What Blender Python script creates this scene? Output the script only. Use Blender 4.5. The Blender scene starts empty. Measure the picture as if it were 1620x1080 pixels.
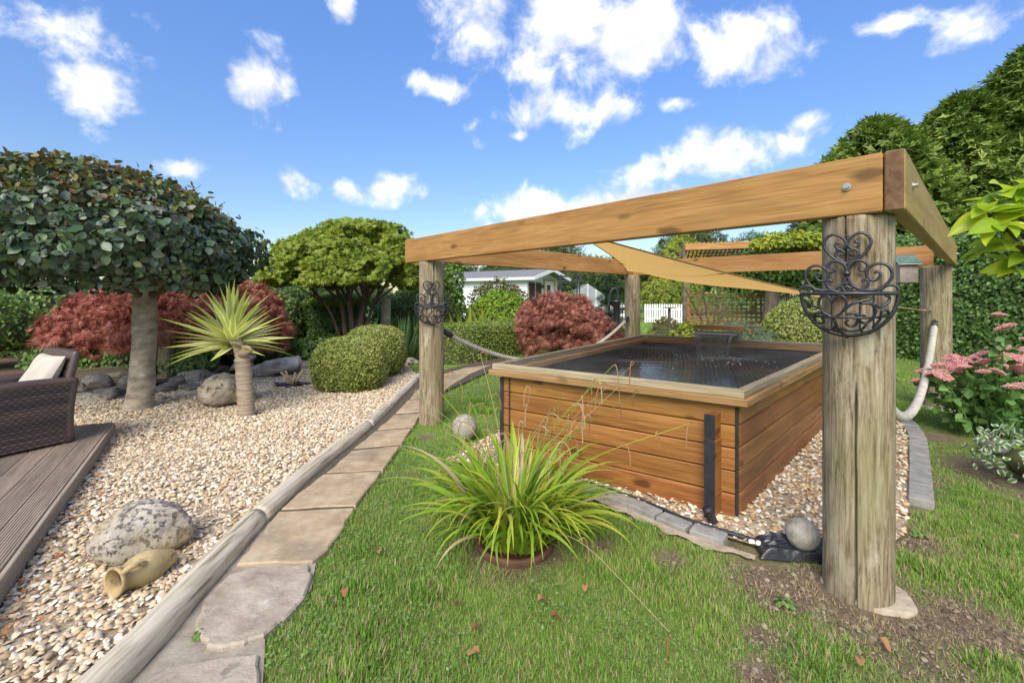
import bpy, bmesh, math, random
import numpy as np
from mathutils import Vector, Matrix
S = bpy.context.scene
C = S.collection
rng = np.random.default_rng(11)
random.seed(5)
R = math.radians
# ------------------------------------------------------------------ camera
FP, HZ, EYE = 711.0, 466.0, 1.4          # focal length in px, horizon row, eye height
cam = bpy.data.objects.new('camera', bpy.data.cameras.new('camera'))
C.objects.link(cam)
cam.location = (0, 0, EYE)
cam.rotation_euler = (R(90), 0, 0)
cam.data.sensor_width = 36
cam.data.lens = FP / 1620 * 36
cam.data.shift_y = -(540 - HZ) / 1620
cam.data.clip_start = 0.05
cam.data.clip_end = 3000
S.camera = cam
# ------------------------------------------------------------------ light
SUN_EL, SUN_AZ = R(42), R(195)            # azimuth measured from +Y towards +X
sd = Vector((math.sin(SUN_AZ) * math.cos(SUN_EL), math.cos(SUN_AZ) * math.cos(SUN_EL), math.sin(SUN_EL)))
sun = bpy.data.objects.new('sun', bpy.data.lights.new('sun', 'SUN'))
C.objects.link(sun)
sun.rotation_euler = sd.to_track_quat('Z', 'Y').to_euler()
sun.location = (0, -5, 20)
sun.data.energy = 2.9
sun.data.angle = R(40)
sun.data.color = (1.0, 0.92, 0.80)
vs = S.view_settings
vs.view_transform = 'Standard'
vs.look = 'None'
vs.exposure = 0.85
vs.gamma = 1.0
SKY_STRENGTH = 0.15
S.cycles.max_bounces = 6
S.cycles.diffuse_bounces = 3
S.cycles.transparent_max_bounces = 6

class NT:
    """tiny node-tree helper"""
    def __init__(s, tree):
        s.t = tree
        tree.nodes.clear()
    def n(s, typ, ins=None, **props):
        nd = s.t.nodes.new(typ)
        for k, v in props.items():
            setattr(nd, k, v)
        if ins:
            for k, v in ins.items():
                sk = nd.inputs[k]
                if isinstance(v, bpy.types.NodeSocket):
                    s.t.links.new(v, sk)
                else:
                    sk.default_value = v
        return nd
    def math(s, op, a, b=None, c=None, clamp=False):
        ins = {0: a}
        if b is not None: ins[1] = b
        if c is not None: ins[2] = c
        return s.n('ShaderNodeMath', ins, operation=op, use_clamp=clamp).outputs[0]
    def ramp(s, fac, stops, interp='LINEAR'):
        nd = s.n('ShaderNodeValToRGB', {0: fac})
        cr = nd.color_ramp
        cr.interpolation = interp
        while len(cr.elements) < len(stops): cr.elements.new(0.5)
        for e, (p, c) in zip(cr.elements, stops):
            e.position = p
            e.color = (c[0], c[1], c[2], 1) if not isinstance(c, (int, float)) else (c, c, c, 1)
        return nd.outputs[0]
    def mix(s, fac, a, b, blend='MIX'):
        nd = s.n('ShaderNodeMix', data_type='RGBA', blend_type=blend)
        for i, v in ((0, fac), (6, a), (7, b)):
            sk = nd.inputs[i]
            if isinstance(v, bpy.types.NodeSocket): s.t.links.new(v, sk)
            elif i == 0: sk.default_value = v
            else: sk.default_value = (*v, 1) if len(v) == 3 else v
        return nd.outputs[2]

def make_world():
    w = bpy.data.worlds.new('World')
    S.world = w
    w.use_nodes = True
    t = NT(w.node_tree)
    sky = t.n('ShaderNodeTexSky', sky_type='NISHITA', sun_disc=False, sun_elevation=SUN_EL, sun_rotation=SUN_AZ,
              altitude=100, air_density=1.15, dust_density=0.4, ozone_density=2.2)
    g = t.n('ShaderNodeTexCoord').outputs['Generated']
    sx = t.n('ShaderNodeSeparateXYZ', {0: g})
    az = t.math('ARCTAN2', sx.outputs[0], sx.outputs[1])
    el = t.math('ARCSINE', sx.outputs[2])
    ae = t.n('ShaderNodeCombineXYZ', {0: az, 1: el}).outputs[0]
    # cumulus clouds: soft blobs in azimuth / elevation broken up by noise
    nv = t.n('ShaderNodeTexNoise', {'Vector': g, 'Scale': 10.0, 'Detail': 10.0, 'Roughness': 0.62, 'Distortion': 0.25}).outputs[0]
    nb = t.n('ShaderNodeTexNoise', {'Vector': g, 'Scale': 5.0, 'Detail': 5.0, 'Roughness': 0.55}).outputs[0]
    blobs = [(85, 40, 120, 55), (135, 145, 85, 48), (408, 142, 62, 58), (545, 12, 20, 22), (765, 55, 80, 80), (880, 30, 130, 75),
             (1010, 60, 140, 80), (1130, 70, 120, 70), (1215, 108, 60, 45), (700, 140, 50, 28), (890, 182, 115, 38), (1130, 250, 165, 46),
             (1265, 193, 34, 20), (1068, 160, 34, 22), (465, 293, 52, 27), (625, 300, 42, 27), (545, 302, 30, 22), (880, 330, 150, 38),
             (1030, 310, 90, 24), (1550, 35, 70, 42), (1410, 38, 55, 24), (290, 268, 45, 20), (60, 15, 80, 26), (820, 215, 30, 12)]
    dmin = None
    for (px, py, rx, ry) in blobs:
        dx, dz = (px - 810) / FP, (HZ - py) / FP
        a0 = math.atan2(dx, 1); e0 = math.atan2(dz, math.hypot(dx, 1))
        ra = rx / FP / (1 + dx * dx); re = ry / FP / (1 + dx * dx + dz * dz) ** .5
        d = t.n('ShaderNodeVectorMath', {0: t.n('ShaderNodeMapping', {0: ae, 1: (-a0 / ra, -e0 / re, 0), 3: (1 / ra, 1 / re, 1)}).outputs[0]}, operation='LENGTH').outputs['Value']
        dmin = d if dmin is None else t.math('SMOOTH_MIN', dmin, d, 0.25)
    # clouds added round the unseen sky, denser to neutralise the blue shade
    vo = t.n('ShaderNodeTexVoronoi', {'Vector': g, 'Scale': 3.4, 'Randomness': 1.0}, feature='F1').outputs['Distance']
    behind = t.math('GREATER_THAN', t.math('ABSOLUTE', az), 0.95)
    dd = t.math('ADD', t.math('MULTIPLY', vo, 1.5), t.math('MULTIPLY', t.math('SUBTRACT', 1.0, behind), 6.0))
    dmin = t.math('MINIMUM', dmin, dd)
    nn = t.math('SUBTRACT', t.math('ADD', t.math('MULTIPLY', nv, 3.6), t.math('MULTIPLY', nb, 1.4)), 2.5)
    den = t.math('SUBTRACT', 0.86, t.math('SUBTRACT', dmin, nn))
    mask = t.n('ShaderNodeMapRange', {0: den, 1: -0.20, 2: 0.80}, interpolation_type='SMOOTHSTEP').outputs[0]
    # cloud tops whiter, bases greyer: shading painted into the cloud colour
    up = t.n('ShaderNodeVectorMath', {0: g, 1: (0, 0, .035)}, operation='ADD').outputs[0]
    nu = t.n('ShaderNodeTexNoise', {'Vector': up, 'Scale': 10.0, 'Detail': 4.0, 'Roughness': 0.5, 'Distortion': 0.25}).outputs[0]
    nl = t.n('ShaderNodeTexNoise', {'Vector': g, 'Scale': 10.0, 'Detail': 4.0, 'Roughness': 0.5, 'Distortion': 0.25}).outputs[0]
    lit = t.n('ShaderNodeMapRange', {0: t.math('SUBTRACT', nl, nu), 1: -0.16, 2: 0.10}).outputs[0]
    cc = t.mix(lit, (3.1, 3.3, 3.75), (4.9, 4.85, 4.75))
    dim = t.n('ShaderNodeMapRange', {0: el, 1: 0.0, 2: 0.6, 3: 0.46, 4: 0.98}).outputs[0]       # clear, dark-blue air down to the horizon
    grade = t.n('ShaderNodeHueSaturation', {'Hue': 0.512, 'Saturation': 1.22, 'Value': dim, 'Color': sky.outputs[0]}).outputs[0]
    col = t.mix(t.math('MULTIPLY', mask, 0.95), grade, cc)
    bg = t.n('ShaderNodeBackground', {0: col, 1: SKY_STRENGTH})
    out = t.n('ShaderNodeOutputWorld')
    t.t.links.new(bg.outputs[0], out.inputs[0])
make_world()

# ------------------------------------------------------------------ helpers
def gp(px, py, z=0.0):
    """ground point (height z) seen at a pixel of the photograph"""
    d = FP * (EYE - z) / (py - HZ)
    return np.array(((px - 810) / FP * d, d, z))
def at(px, py, d):
    return np.array(((px - 810) / FP * d, d, EYE + (HZ - py) / FP * d))
def nrm(v):
    v = np.asarray(v, float)
    return v / (np.linalg.norm(v, axis=-1, keepdims=True) + 1e-12)

def _h(i, j, k, s):
    with np.errstate(over='ignore'):
        x = (i.astype(np.int64) * 374761393 + j.astype(np.int64) * 668265263 + k.astype(np.int64) * 2147483647 + s * 974634777)
        x = (x ^ (x >> 13)) * 1274126177
        x = x ^ (x >> 16)
    return (x & 0xffff) / 65535.0
def vnoise(P, f=1.0, seed=0):
    P = np.asarray(P, float) * f + 100.37
    i = np.floor(P).astype(np.int64); u = P - i
    u = u * u * (3 - 2 * u)
    r = 0
    for a in (0, 1):
        for b in (0, 1):
            for c in (0, 1):
                w = (u[..., 0] if a else 1 - u[..., 0]) * (u[..., 1] if b else 1 - u[..., 1]) * (u[..., 2] if c else 1 - u[..., 2])
                r = r + w * _h(i[..., 0] + a, i[..., 1] + b, i[..., 2] + c, seed)
    return r
def fbm(P, f=1.0, seed=0, o=3):
    r = 0; a = .5
    for k in range(o):
        r = r + a * vnoise(P, f * 2 ** k, seed + k); a *= .5
    return r / (1 - .5 ** o)

WM = {}
def reg(o, W, parent=None):
    C.objects.link(o)
    if parent is not None:
        o.parent = parent
        o.matrix_basis = WM[parent].inverted() @ W
    else:
        o.matrix_basis = W
    WM[o] = W
    return o
def tag(o, label=None, cat=None, group=None, kind=None):
    if label: o['label'] = label
    if cat: o['category'] = cat
    if group: o['group'] = group
    if kind: o['kind'] = kind
    return o
def thing(name, label, cat, loc, group=None):
    o = bpy.data.objects.new(name, None)
    o.empty_display_size = .1
    reg(o, Matrix.Translation(Vector([float(x) for x in loc])))
    return tag(o, label, cat, group)
def mesh_np(name, V, F, mat=None, smooth=False):
    """V (n,3); F (m,k) uniform polygons, or a list of lists"""
    me = bpy.data.meshes.new(name)
    V = np.asarray(V, np.float32)
    if isinstance(F, np.ndarray):
        m, k = F.shape
        me.vertices.add(len(V)); me.vertices.foreach_set('co', V.ravel())
        me.loops.add(m * k); me.loops.foreach_set('vertex_index', F.astype(np.int32).ravel())
        me.polygons.add(m); me.polygons.foreach_set('loop_start', np.arange(0, m * k, k, dtype=np.int32))
        me.update(calc_edges=True)
    else:
        me.from_pydata(V.tolist(), [], F); me.update()
    if smooth:
        me.polygons.foreach_set('use_smooth', np.ones(len(me.polygons), bool))
    if mat: me.materials.append(mat)
    return me
def mk(name, V, F, mat, parent=None, smooth=False, org=None):
    """mesh object from world coordinates"""
    if org is None:
        org = WM[parent].translation if parent is not None else Vector((0, 0, 0))
    org = np.array(org, float)
    me = mesh_np(name, np.asarray(V, float) - org, F, mat, smooth)
    o = bpy.data.objects.new(name, me)
    return reg(o, Matrix.Translation(Vector(org)), parent)
class MB:
    def __init__(s): s.V = []; s.F = []
    def add(s, V, F):
        b = len(s.V)
        s.V += [tuple(map(float, v)) for v in V]
        s.F += [tuple(i + b for i in f) for f in F]
        return s
    def box(s, lo, hi, M=None):
        V, F = boxvf(*[(hi[i] - lo[i]) for i in range(3)])
        V = V + (np.array(lo) + np.array(hi)) / 2
        if M is not None: V = np.array([M @ Vector(v) for v in V])
        return s.add(V, F)
    def tube(s, P, r, n=7, cap=True, flat=1.0):
        V, F = tubevf(P, r, n, cap, flat)
        return s.add(V, F)
    def obj(s, name, mat, parent=None, smooth=False, org=None):
        return mk(name, np.array(s.V), s.F, mat, parent, smooth, org)
def boxvf(lx, ly, lz, b=0.0):
    """chamfered box centred on the origin"""
    h = (lx / 2, ly / 2, lz / 2)
    if b <= 0:
        V = np.array([(x * h[0], y * h[1], z * h[2]) for x in (-1, 1) for y in (-1, 1) for z in (-1, 1)])
        F = [(0, 1, 3, 2), (4, 6, 7, 5), (0, 4, 5, 1), (2, 3, 7, 6), (0, 2, 6, 4), (1, 5, 7, 3)]
        return V, F
    b = min(b, min(h) * .8)
    V = []; idx = {}
    for x in (-1, 1):
        for y in (-1, 1):
            for z in (-1, 1):
                for ax in range(3):
                    p = [x * h[0], y * h[1], z * h[2]]
                    for k in range(3):
                        if k != ax: p[k] -= b * (x, y, z)[k]
                    idx[x, y, z, ax] = len(V); V.append(p)
    F = []
    for ax in range(3):
        o1, o2 = (ax + 1) % 3, (ax + 2) % 3
        for sg in (-1, 1):
            q = []
            for (a, c) in ((-1, -1), (1, -1), (1, 1), (-1, 1)):
                k = [0, 0, 0]; k[ax] = sg; k[o1] = a; k[o2] = c
                q.append(idx[k[0], k[1], k[2], ax])
            F.append(tuple(q) if sg > 0 else tuple(q[::-1]))
        for a in (-1, 1):
            for c in (-1, 1):
                k0 = [0, 0, 0]; k0[ax] = -1; k0[o1] = a; k0[o2] = c
                k1 = list(k0); k1[ax] = 1
                q = (idx[(*k0, o1)], idx[(*k1, o1)], idx[(*k1, o2)], idx[(*k0, o2)])
                F.append(q if a * c < 0 else q[::-1])
    for x in (-1, 1):
        for y in (-1, 1):
            for z in (-1, 1):
                q = tuple(idx[x, y, z, k] for k in range(3))
                F.append(q if x * y * z > 0 else q[::-1])
    return np.array(V), F
def tubevf(P, r, n=7, cap=True, flat=1.0):
    P = np.asarray(P, float); m = len(P)
    r = np.broadcast_to(np.asarray(r, float), (m,))
    T = nrm(np.gradient(P, axis=0))
    a = np.array((0, 0, 1.)) if abs(T[0][2]) < .9 else np.array((1., 0, 0))
    u = nrm(np.cross(a, T[0])); V = []
    for i in range(m):
        u = nrm(u - T[i] * np.dot(u, T[i])); w = np.cross(T[i], u)
        for k in range(n):
            t = 2 * math.pi * k / n
            V.append(P[i] + r[i] * (math.cos(t) * u + flat * math.sin(t) * w))
    F = [(i * n + k, i * n + (k + 1) % n, (i + 1) * n + (k + 1) % n, (i + 1) * n + k) for i in range(m - 1) for k in range(n)]
    if cap: F += [tuple(range(n))[::-1], tuple((m - 1) * n + k for k in range(n))]
    return np.array(V), F
def smoothpath(P, k=8):
    P = np.asarray(P, float); out = []
    Q = np.vstack([2 * P[0] - P[1], P, 2 * P[-1] - P[-2]])
    for i in range(1, len(Q) - 2):
        p0, p1, p2, p3 = Q[i - 1:i + 3]
        for j in range(k):
            t = j / k
            out.append(.5 * ((2 * p1) + (-p0 + p2) * t + (2 * p0 - 5 * p1 + 4 * p2 - p3) * t * t + (-p0 + 3 * p1 - 3 * p2 + p3) * t ** 3))
    out.append(P[-1])
    return np.array(out)
def frame(p, x, up=(0, 0, 1)):
    x = Vector([float(a) for a in x]).normalized(); up = Vector(up)
    y = up.cross(x).normalized(); z = x.cross(y)
    M = Matrix((x, y, z)).transposed().to_4x4(); M.translation = Vector([float(a) for a in p])
    return M
_bc = {}
def plank(name, p0, p1, w, h, mat, parent, bev=.004, up=(0, 0, 1)):
    """chamfered timber from p0 to p1 (centre line); w across, h along up; local x runs along the grain"""
    p0 = np.array(p0, float); p1 = np.array(p1, float); L = np.linalg.norm(p1 - p0)
    key = (round(L, 3), round(w, 4), round(h, 4), bev, mat.name)
    if key not in _bc:
        V, F = boxvf(L, w, h, bev); _bc[key] = mesh_np(name, V, F, mat)
    o = bpy.data.objects.new(name, _bc[key])
    return reg(o, frame((p0 + p1) / 2, p1 - p0, up), parent)
def inside(poly, P):
    poly = np.asarray(poly)[:, :2]; x, y = P[:, 0], P[:, 1]; r = np.zeros(len(P), bool)
    j = len(poly) - 1
    for i in range(len(poly)):
        xi, yi = poly[i]; xj, yj = poly[j]
        r ^= ((yi > y) != (yj > y)) & (x < (xj - xi) * (y - yi) / (yj - yi + 1e-12) + xi)
        j = i
    return r
def segdist(P, a, b):
    a = np.array(a[:2]); b = np.array(b[:2]); d = b - a
    t = np.clip(((P[:, :2] - a) @ d) / (d @ d), 0, 1)
    return np.linalg.norm(P[:, :2] - a - t[:, None] * d, axis=1)
def sheet(name, poly, z, mat, kind='structure', parent=None, thick=0):
    poly = [(float(p[0]), float(p[1])) for p in poly]
    V = [(x, y, z) for x, y in poly]; n = len(V); F = [tuple(range(n))]
    bm = bmesh.new(); vs_ = [bm.verts.new(v) for v in V]; f = bm.faces.new(vs_)
    if f.normal.z < 0 or sum(V[i][0] * V[(i + 1) % n][1] - V[(i + 1) % n][0] * V[i][1] for i in range(n)) < 0: f.normal_flip()
    if thick:
        r = bmesh.ops.extrude_face_region(bm, geom=[f])
        bmesh.ops.translate(bm, verts=[v for v in r['geom'] if isinstance(v, bmesh.types.BMVert)], vec=(0, 0, -thick))
        bmesh.ops.recalc_face_normals(bm, faces=bm.faces)
    bmesh.ops.triangulate(bm, faces=[q for q in bm.faces if len(q.verts) > 4])
    me = bpy.data.meshes.new(name); bm.to_mesh(me); bm.free(); me.materials.append(mat)
    o = bpy.data.objects.new(name, me); reg(o, Matrix.Identity(4), parent)
    if parent is None and kind: o['kind'] = kind
    return o

# ------------------------------------------------------------------ materials
def new_mat(name):
    m = bpy.data.materials.new(name); m.use_nodes = True
    return m, NT(m.node_tree)
def finish(t, col, rough=.8, bump=None, bstr=.3, bdist=.02, metal=0, spec=.4, trans=0, tcol=None, coat=0):
    ins = {'Base Color': col, 'Roughness': rough, 'Metallic': metal, 'Specular IOR Level': spec}
    if bump is not None:
        ins['Normal'] = t.n('ShaderNodeBump', {'Height': bump, 'Strength': bstr, 'Distance': bdist}).outputs[0]
    b = t.n('ShaderNodeBsdfPrincipled', ins).outputs[0]
    if trans:
        tr = t.n('ShaderNodeBsdfTranslucent', {0: tcol if tcol is not None else col}).outputs[0]
        b = t.n('ShaderNodeMixShader', {0: trans, 1: b, 2: tr}).outputs[0]
    o = t.n('ShaderNodeOutputMaterial'); t.t.links.new(b, o.inputs[0])
def coords(t, stretch=(1, 1, 1), rnd=True):
    v = t.n('ShaderNodeTexCoord').outputs['Object']
    v = t.n('ShaderNodeMapping', {0: v, 3: stretch}).outputs[0]
    if rnd:
        r = t.n('ShaderNodeObjectInfo').outputs['Random']
        v = t.n('ShaderNodeVectorMath', {0: v, 1: t.n('ShaderNodeVectorMath', {0: (17, 31, 23), 'Scale': r}, operation='SCALE').outputs[0]}, operation='ADD').outputs[0]
    return v
def pm(name, stops, scale=6, stretch=(1, 1, 1), rough=.85, bump=.4, bscale=None, bdist=.01, detail=7, nrough=.62, metal=0, spec=.3, patch=None, island=0):
    m, t = new_mat(name)
    v = coords(t, stretch)
    f = t.n('ShaderNodeTexNoise', {'Vector': v, 'Scale': scale, 'Detail': detail, 'Roughness': nrough}).outputs[0]
    if island:
        ri = t.n('ShaderNodeNewGeometry').outputs['Random Per Island']
        f = t.math('ADD', t.math('MULTIPLY', f, 1 - island), t.math('MULTIPLY', ri, island))
    c = t.ramp(f, stops)
    if patch:
        for (pc, ps, lo, hi) in patch:
            g = t.n('ShaderNodeTexNoise', {'Vector': v, 'Scale': ps, 'Detail': 6, 'Roughness': .65}).outputs[0]
            k = t.n('ShaderNodeMapRange', {0: g, 1: lo, 2: hi}).outputs[0]
            c = t.mix(k, c, pc)
    b = t.n('ShaderNodeTexNoise', {'Vector': v, 'Scale': bscale or scale * 4, 'Detail': 6, 'Roughness': .65}).outputs[0]
    finish(t, c, rough, b, bump, bdist, metal, spec)
    return m
def woodmat(name, light, mid, dark, rough=.55, knots=.6, grain=64, spec=.35, bump=.25):
    """sawn timber, grain along local x"""
    m, t = new_mat(name)
    v = coords(t, (.05, 1, 1))
    n1 = t.n('ShaderNodeTexNoise', {'Vector': v, 'Scale': grain, 'Detail': 6, 'Roughness': .6, 'Distortion': .4}).outputs[0]
    n2 = t.n('ShaderNodeTexNoise', {'Vector': v, 'Scale': 5, 'Detail': 4, 'Roughness': .5, 'Distortion': 1.2}).outputs[0]
    f = t.math('ADD', t.math('MULTIPLY', n1, .55), t.math('MULTIPLY', n2, .45))
    c = t.ramp(f, [(.38, dark), (.5, mid), (.62, light)])
    bl = t.n('ShaderNodeTexNoise', {'Vector': coords(t, (.5, 1, 1)), 'Scale': 3.2, 'Detail': 4}).outputs[0]
    c = t.mix(t.n('ShaderNodeMapRange', {0: bl, 1: .45, 2: .75, 4: .55}).outputs[0], c, dark)
    if knots:
        kv = coords(t, (.5, 1, 1))
        kw = t.n('ShaderNodeVectorMath', {0: kv, 1: t.n('ShaderNodeVectorMath', {0: t.n('ShaderNodeTexNoise', {'Vector': kv, 'Scale': 9.0}).outputs['Color'], 'Scale': .07}, operation='SCALE').outputs[0]}, operation='ADD').outputs[0]
        vo = t.n('ShaderNodeTexVoronoi', {'Vector': kw, 'Scale': 5.2}).outputs['Distance']
        k = t.n('ShaderNodeMapRange', {0: vo, 1: .20, 2: .11, 4: knots}).outputs[0]
        c = t.mix(k, c, tuple(x * .35 for x in dark))
    ck = t.n('ShaderNodeTexNoise', {'Vector': coords(t, (.012, 1, 1)), 'Scale': 85, 'Detail': 2}).outputs[0]
    c = t.mix(t.n('ShaderNodeMapRange', {0: ck, 1: .68, 2: .74, 4: .6}).outputs[0], c, tuple(x * .3 for x in dark))
    ri = t.n('ShaderNodeObjectInfo').outputs['Random']
    c = t.n('ShaderNodeHueSaturation', {'Hue': t.n('ShaderNodeMapRange', {0: t.math('FRACT', t.math('MULTIPLY', ri, 7.3)), 3: .492, 4: .508}).outputs[0], 'Saturation': 1, 'Value': t.n('ShaderNodeMapRange', {0: ri, 3: .80, 4: 1.2}).outputs[0], 'Color': c}).outputs[0]
    finish(t, c, rough, n1, bump, .004, 0, spec)
    return m
def leafmat(name, stops, rough=.5, trans=.28, spec=.35, tcol=None, vary=0.25, vscale=1.2):
    m, t = new_mat(name)
    ri = t.n('ShaderNodeNewGeometry').outputs['Random Per Island']
    ro = t.n('ShaderNodeObjectInfo').outputs['Random']
    g = t.n('ShaderNodeNewGeometry').outputs['Position']
    n = t.n('ShaderNodeTexNoise', {'Vector': g, 'Scale': vscale, 'Detail': 3}).outputs[0]
    f = t.math('FRACT', t.math('ADD', ri, ro))
    f = t.math('ADD', t.math('MULTIPLY', f, 1 - vary), t.math('MULTIPLY', t.n('ShaderNodeMapRange', {0: n, 1: .3, 2: .7}).outputs[0], vary))
    c = t.ramp(f, stops)
    fine = t.n('ShaderNodeTexNoise', {'Vector': t.n('ShaderNodeTexCoord').outputs['Object'], 'Scale': 90.0, 'Detail': 2}).outputs[0]
    c = t.mix(t.n('ShaderNodeMapRange', {0: fine, 1: .3, 2: .7, 4: .22}).outputs[0], c, tuple(.5 * x for x in stops[0][1]))
    finish(t, c, rough, None, 0, 0, 0, spec, trans, tcol)
    return m
# ---- palette (linear base colours)
beam_wood = woodmat('beam_wood', (.53, .285, .10), (.42, .208, .064), (.28, .125, .038), .5, .75)
side_wood = woodmat('side_beam_wood', (.42, .30, .11), (.34, .24, .08), (.25, .16, .05), .6, .4)
pond_wood = woodmat('pond_wood', (.38, .175, .05), (.275, .118, .03), (.165, .064, .016), .45, .8, spec=.45)
rim_wood = woodmat('rim_wood', (.40, .235, .10), (.31, .17, .065), (.2, .10, .035), .55, .4)
grey_wood = woodmat('weathered_frame_wood', (.42, .355, .235), (.31, .255, .155), (.19, .155, .085), .8, .3)
deck_wood = woodmat('deck_wood', (.42, .335, .25), (.33, .26, .19), (.225, .175, .125), .7, .15)
fence_white = pm('white_paint', [(.3, (.72, .74, .74)), (.7, (.82, .83, .82))], 8, rough=.6, bump=.1)
lattice_wood = woodmat('lattice_wood', (.42, .24, .12), (.34, .18, .085), (.25, .12, .05), .7, .2)
black_iron = pm('black_iron', [(.3, (.012, .013, .016)), (.7, (.03, .032, .036))], 30, rough=.38, bump=.35, bscale=60, bdist=.002, spec=.6)
black_paint = pm('black_paint', [(.3, (.014, .015, .018)), (.7, (.032, .034, .04))], 12, rough=.5, bump=.3, spec=.5)
rubber = pm('black_liner', [(.3, (.012, .013, .017)), (.7, (.03, .033, .04))], 12, rough=.32, bump=.3, spec=.6)
concrete = pm('concrete', [(.3, (.36, .31, .235)), (.5, (.46, .41, .32)), (.75, (.56, .52, .44))], 9, rough=.9, bump=.5, patch=[((.22, .19, .14), 3.0, .55, .75)])
slab_mat = pm('sandstone_slab', [(.28, (.28, .205, .12)), (.5, (.41, .31, .19)), (.75, (.52, .425, .29))], 7, rough=.9, bump=.6, bscale=14, bdist=.012,
              patch=[((.21, .165, .115), 2.2, .5, .75), ((.50, .42, .30), 9, .60, .72)])
flag_mat = pm('old_flagstone', [(.28, (.26, .21, .155)), (.5, (.385, .32, .245)), (.75, (.50, .44, .35))], 6, rough=.92, bump=.8, bscale=10, bdist=.02,
              patch=[((.15, .125, .095), 10, .60, .70), ((.55, .49, .39), 5, .58, .74)])
log_mat = pm('weathered_log', [(.34, (.20, .165, .11)), (.43, (.43, .365, .26)), (.55, (.55, .48, .36)), (.72, (.68, .62, .50))], 46, (.045, 1, 1), rough=.85, bump=.6, bscale=30, bdist=.008,
             patch=[((.13, .10, .07), 9, .66, .72), ((.36, .34, .21), 2.0, .55, .8)])
soil = pm('bare_soil', [(.3, (.05, .034, .022)), (.55, (.105, .075, .05)), (.75, (.18, .14, .10))], 14, rough=.95, bump=.8, bscale=40, bdist=.02)
mulch = pm('mulch', [(.3, (.07, .045, .028)), (.55, (.15, .095, .06)), (.75, (.27, .19, .13))], 20, rough=.95, bump=.9, bscale=40, bdist=.02)
gravel_base = pm('gravel_base', [(.3, (.30, .22, .14)), (.5, (.46, .36, .24)), (.7, (.6, .5, .36))], 45, rough=.9, bump=1, bscale=60, bdist=.02)
rock_mat = pm('pale_boulder', [(.25, (.20, .17, .12)), (.5, (.40, .35, .26)), (.72, (.56, .51, .41))], 4, rough=.95, bump=.9, bscale=16, bdist=.03,
              patch=[((.085, .075, .062), 9.0, .53, .63), ((.36, .27, .14), 2.5, .55, .8)])
boulder_mat = pm('lichened_boulder', [(.25, (.24, .20, .15)), (.5, (.40, .36, .29)), (.72, (.53, .49, .42))], 5, rough=.95, bump=.8, bscale=22, bdist=.02,
              patch=[((.085, .076, .066), 34, .50, .58), ((.13, .115, .095), 7, .54, .68), ((.34, .25, .13), 2.0, .50, .70)])
slate_mat = pm('slate_rock', [(.3, (.085, .080, .072)), (.5, (.17, .155, .13)), (.75, (.33, .29, .23))], 5, (1, 1, 2.5), rough=.75, bump=.8, bscale=18, bdist=.03,
               patch=[((.24, .19, .12), 3, .55, .75)])
drift_mat = pm('bleached_driftwood', [(.28, (.13, .10, .075)), (.5, (.42, .37, .31)), (.7, (.64, .60, .55))], 9, (.3, 1, 1), rough=.9, bump=1, bscale=18, bdist=.03)
ball_mat = pm('stone_ball', [(.3, (.20, .18, .14)), (.5, (.32, .295, .24)), (.7, (.43, .40, .34))], 22, rough=.95, bump=.6, bscale=60, bdist=.008, patch=[((.15, .14, .11), 12, .58, .72)])
clay_mat = pm('pale_clay', [(.3, (.32, .22, .095)), (.5, (.47, .35, .165)), (.75, (.58, .46, .26))], 8, rough=.9, bump=.4, patch=[((.17, .13, .08), 26, .54, .66), ((.30, .25, .13), 5, .48, .68)])
terra_mat = pm('dark_terracotta', [(.3, (.09, .042, .024)), (.6, (.16, .078, .046))], 12, rough=.7, bump=.3)
block_mat = pm('grey_paver', [(.3, (.19, .185, .165)), (.5, (.27, .26, .235)), (.72, (.35, .34, .31))], 12, rough=.9, bump=.5, bscale=60)
mortar_mat = pm('cream_mortar', [(.3, (.27, .21, .14)), (.5, (.40, .33, .235)), (.72, (.52, .45, .35))], 8, rough=.95, bump=.8, bscale=24, bdist=.02)
bark_beech = pm('beech_bark', [(.30, (.17, .145, .105)), (.45, (.31, .265, .195)), (.58, (.40, .35, .265)), (.74, (.54, .49, .39))], 7, (1, 1, 1.7), rough=.85, bump=.6, bscale=30, bdist=.01,
                patch=[((.62, .60, .53), 7, .62, .70), ((.22, .20, .11), 2, .54, .78)])
bark_dark = pm('maple_bark', [(.3, (.05, .038, .026)), (.6, (.13, .10, .07))], 12, (1, 1, .3), rough=.9, bump=.6)
bark_yucca = pm('yucca_bark', [(.3, (.20, .15, .10)), (.5, (.35, .28, .20)), (.72, (.48, .40, .31))], 6, (.5, .5, 7), rough=.9, bump=1.0, bscale=7, bdist=.02)
twig = pm('shaded_twigs', [(.3, (.045, .055, .02)), (.7, (.10, .11, .045))], 20, rough=1, bump=.3)  # filler hull of twigs and old leaves, interior shade put into the colour
cut_wood = pm('cut_wood', [(.3, (.42, .29, .14)), (.7, (.62, .47, .27))], 20, rough=.8, bump=.3)
cloth_mat = pm('cushion_cloth', [(.3, (.42, .38, .32)), (.7, (.50, .46, .40))], 5, rough=.95, bump=.25, bscale=220, bdist=.002)
rope_mat = pm('white_rope', [(.3, (.36, .33, .26)), (.55, (.50, .46, .38)), (.75, (.60, .56, .48))], 24, rough=.95, bump=.5, bscale=120, bdist=.003, patch=[((.20, .18, .12), 6, .62, .8)])
dead_mat = leafmat('dead_leaf', [(0, (.20, .085, .03)), (.5, (.36, .19, .075)), (1, (.50, .33, .17))], .8, .15)
roof_grey = pm('roof_felt', [(.3, (.15, .15, .155)), (.7, (.235, .235, .24))], 6, rough=.85, bump=.3)

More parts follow.
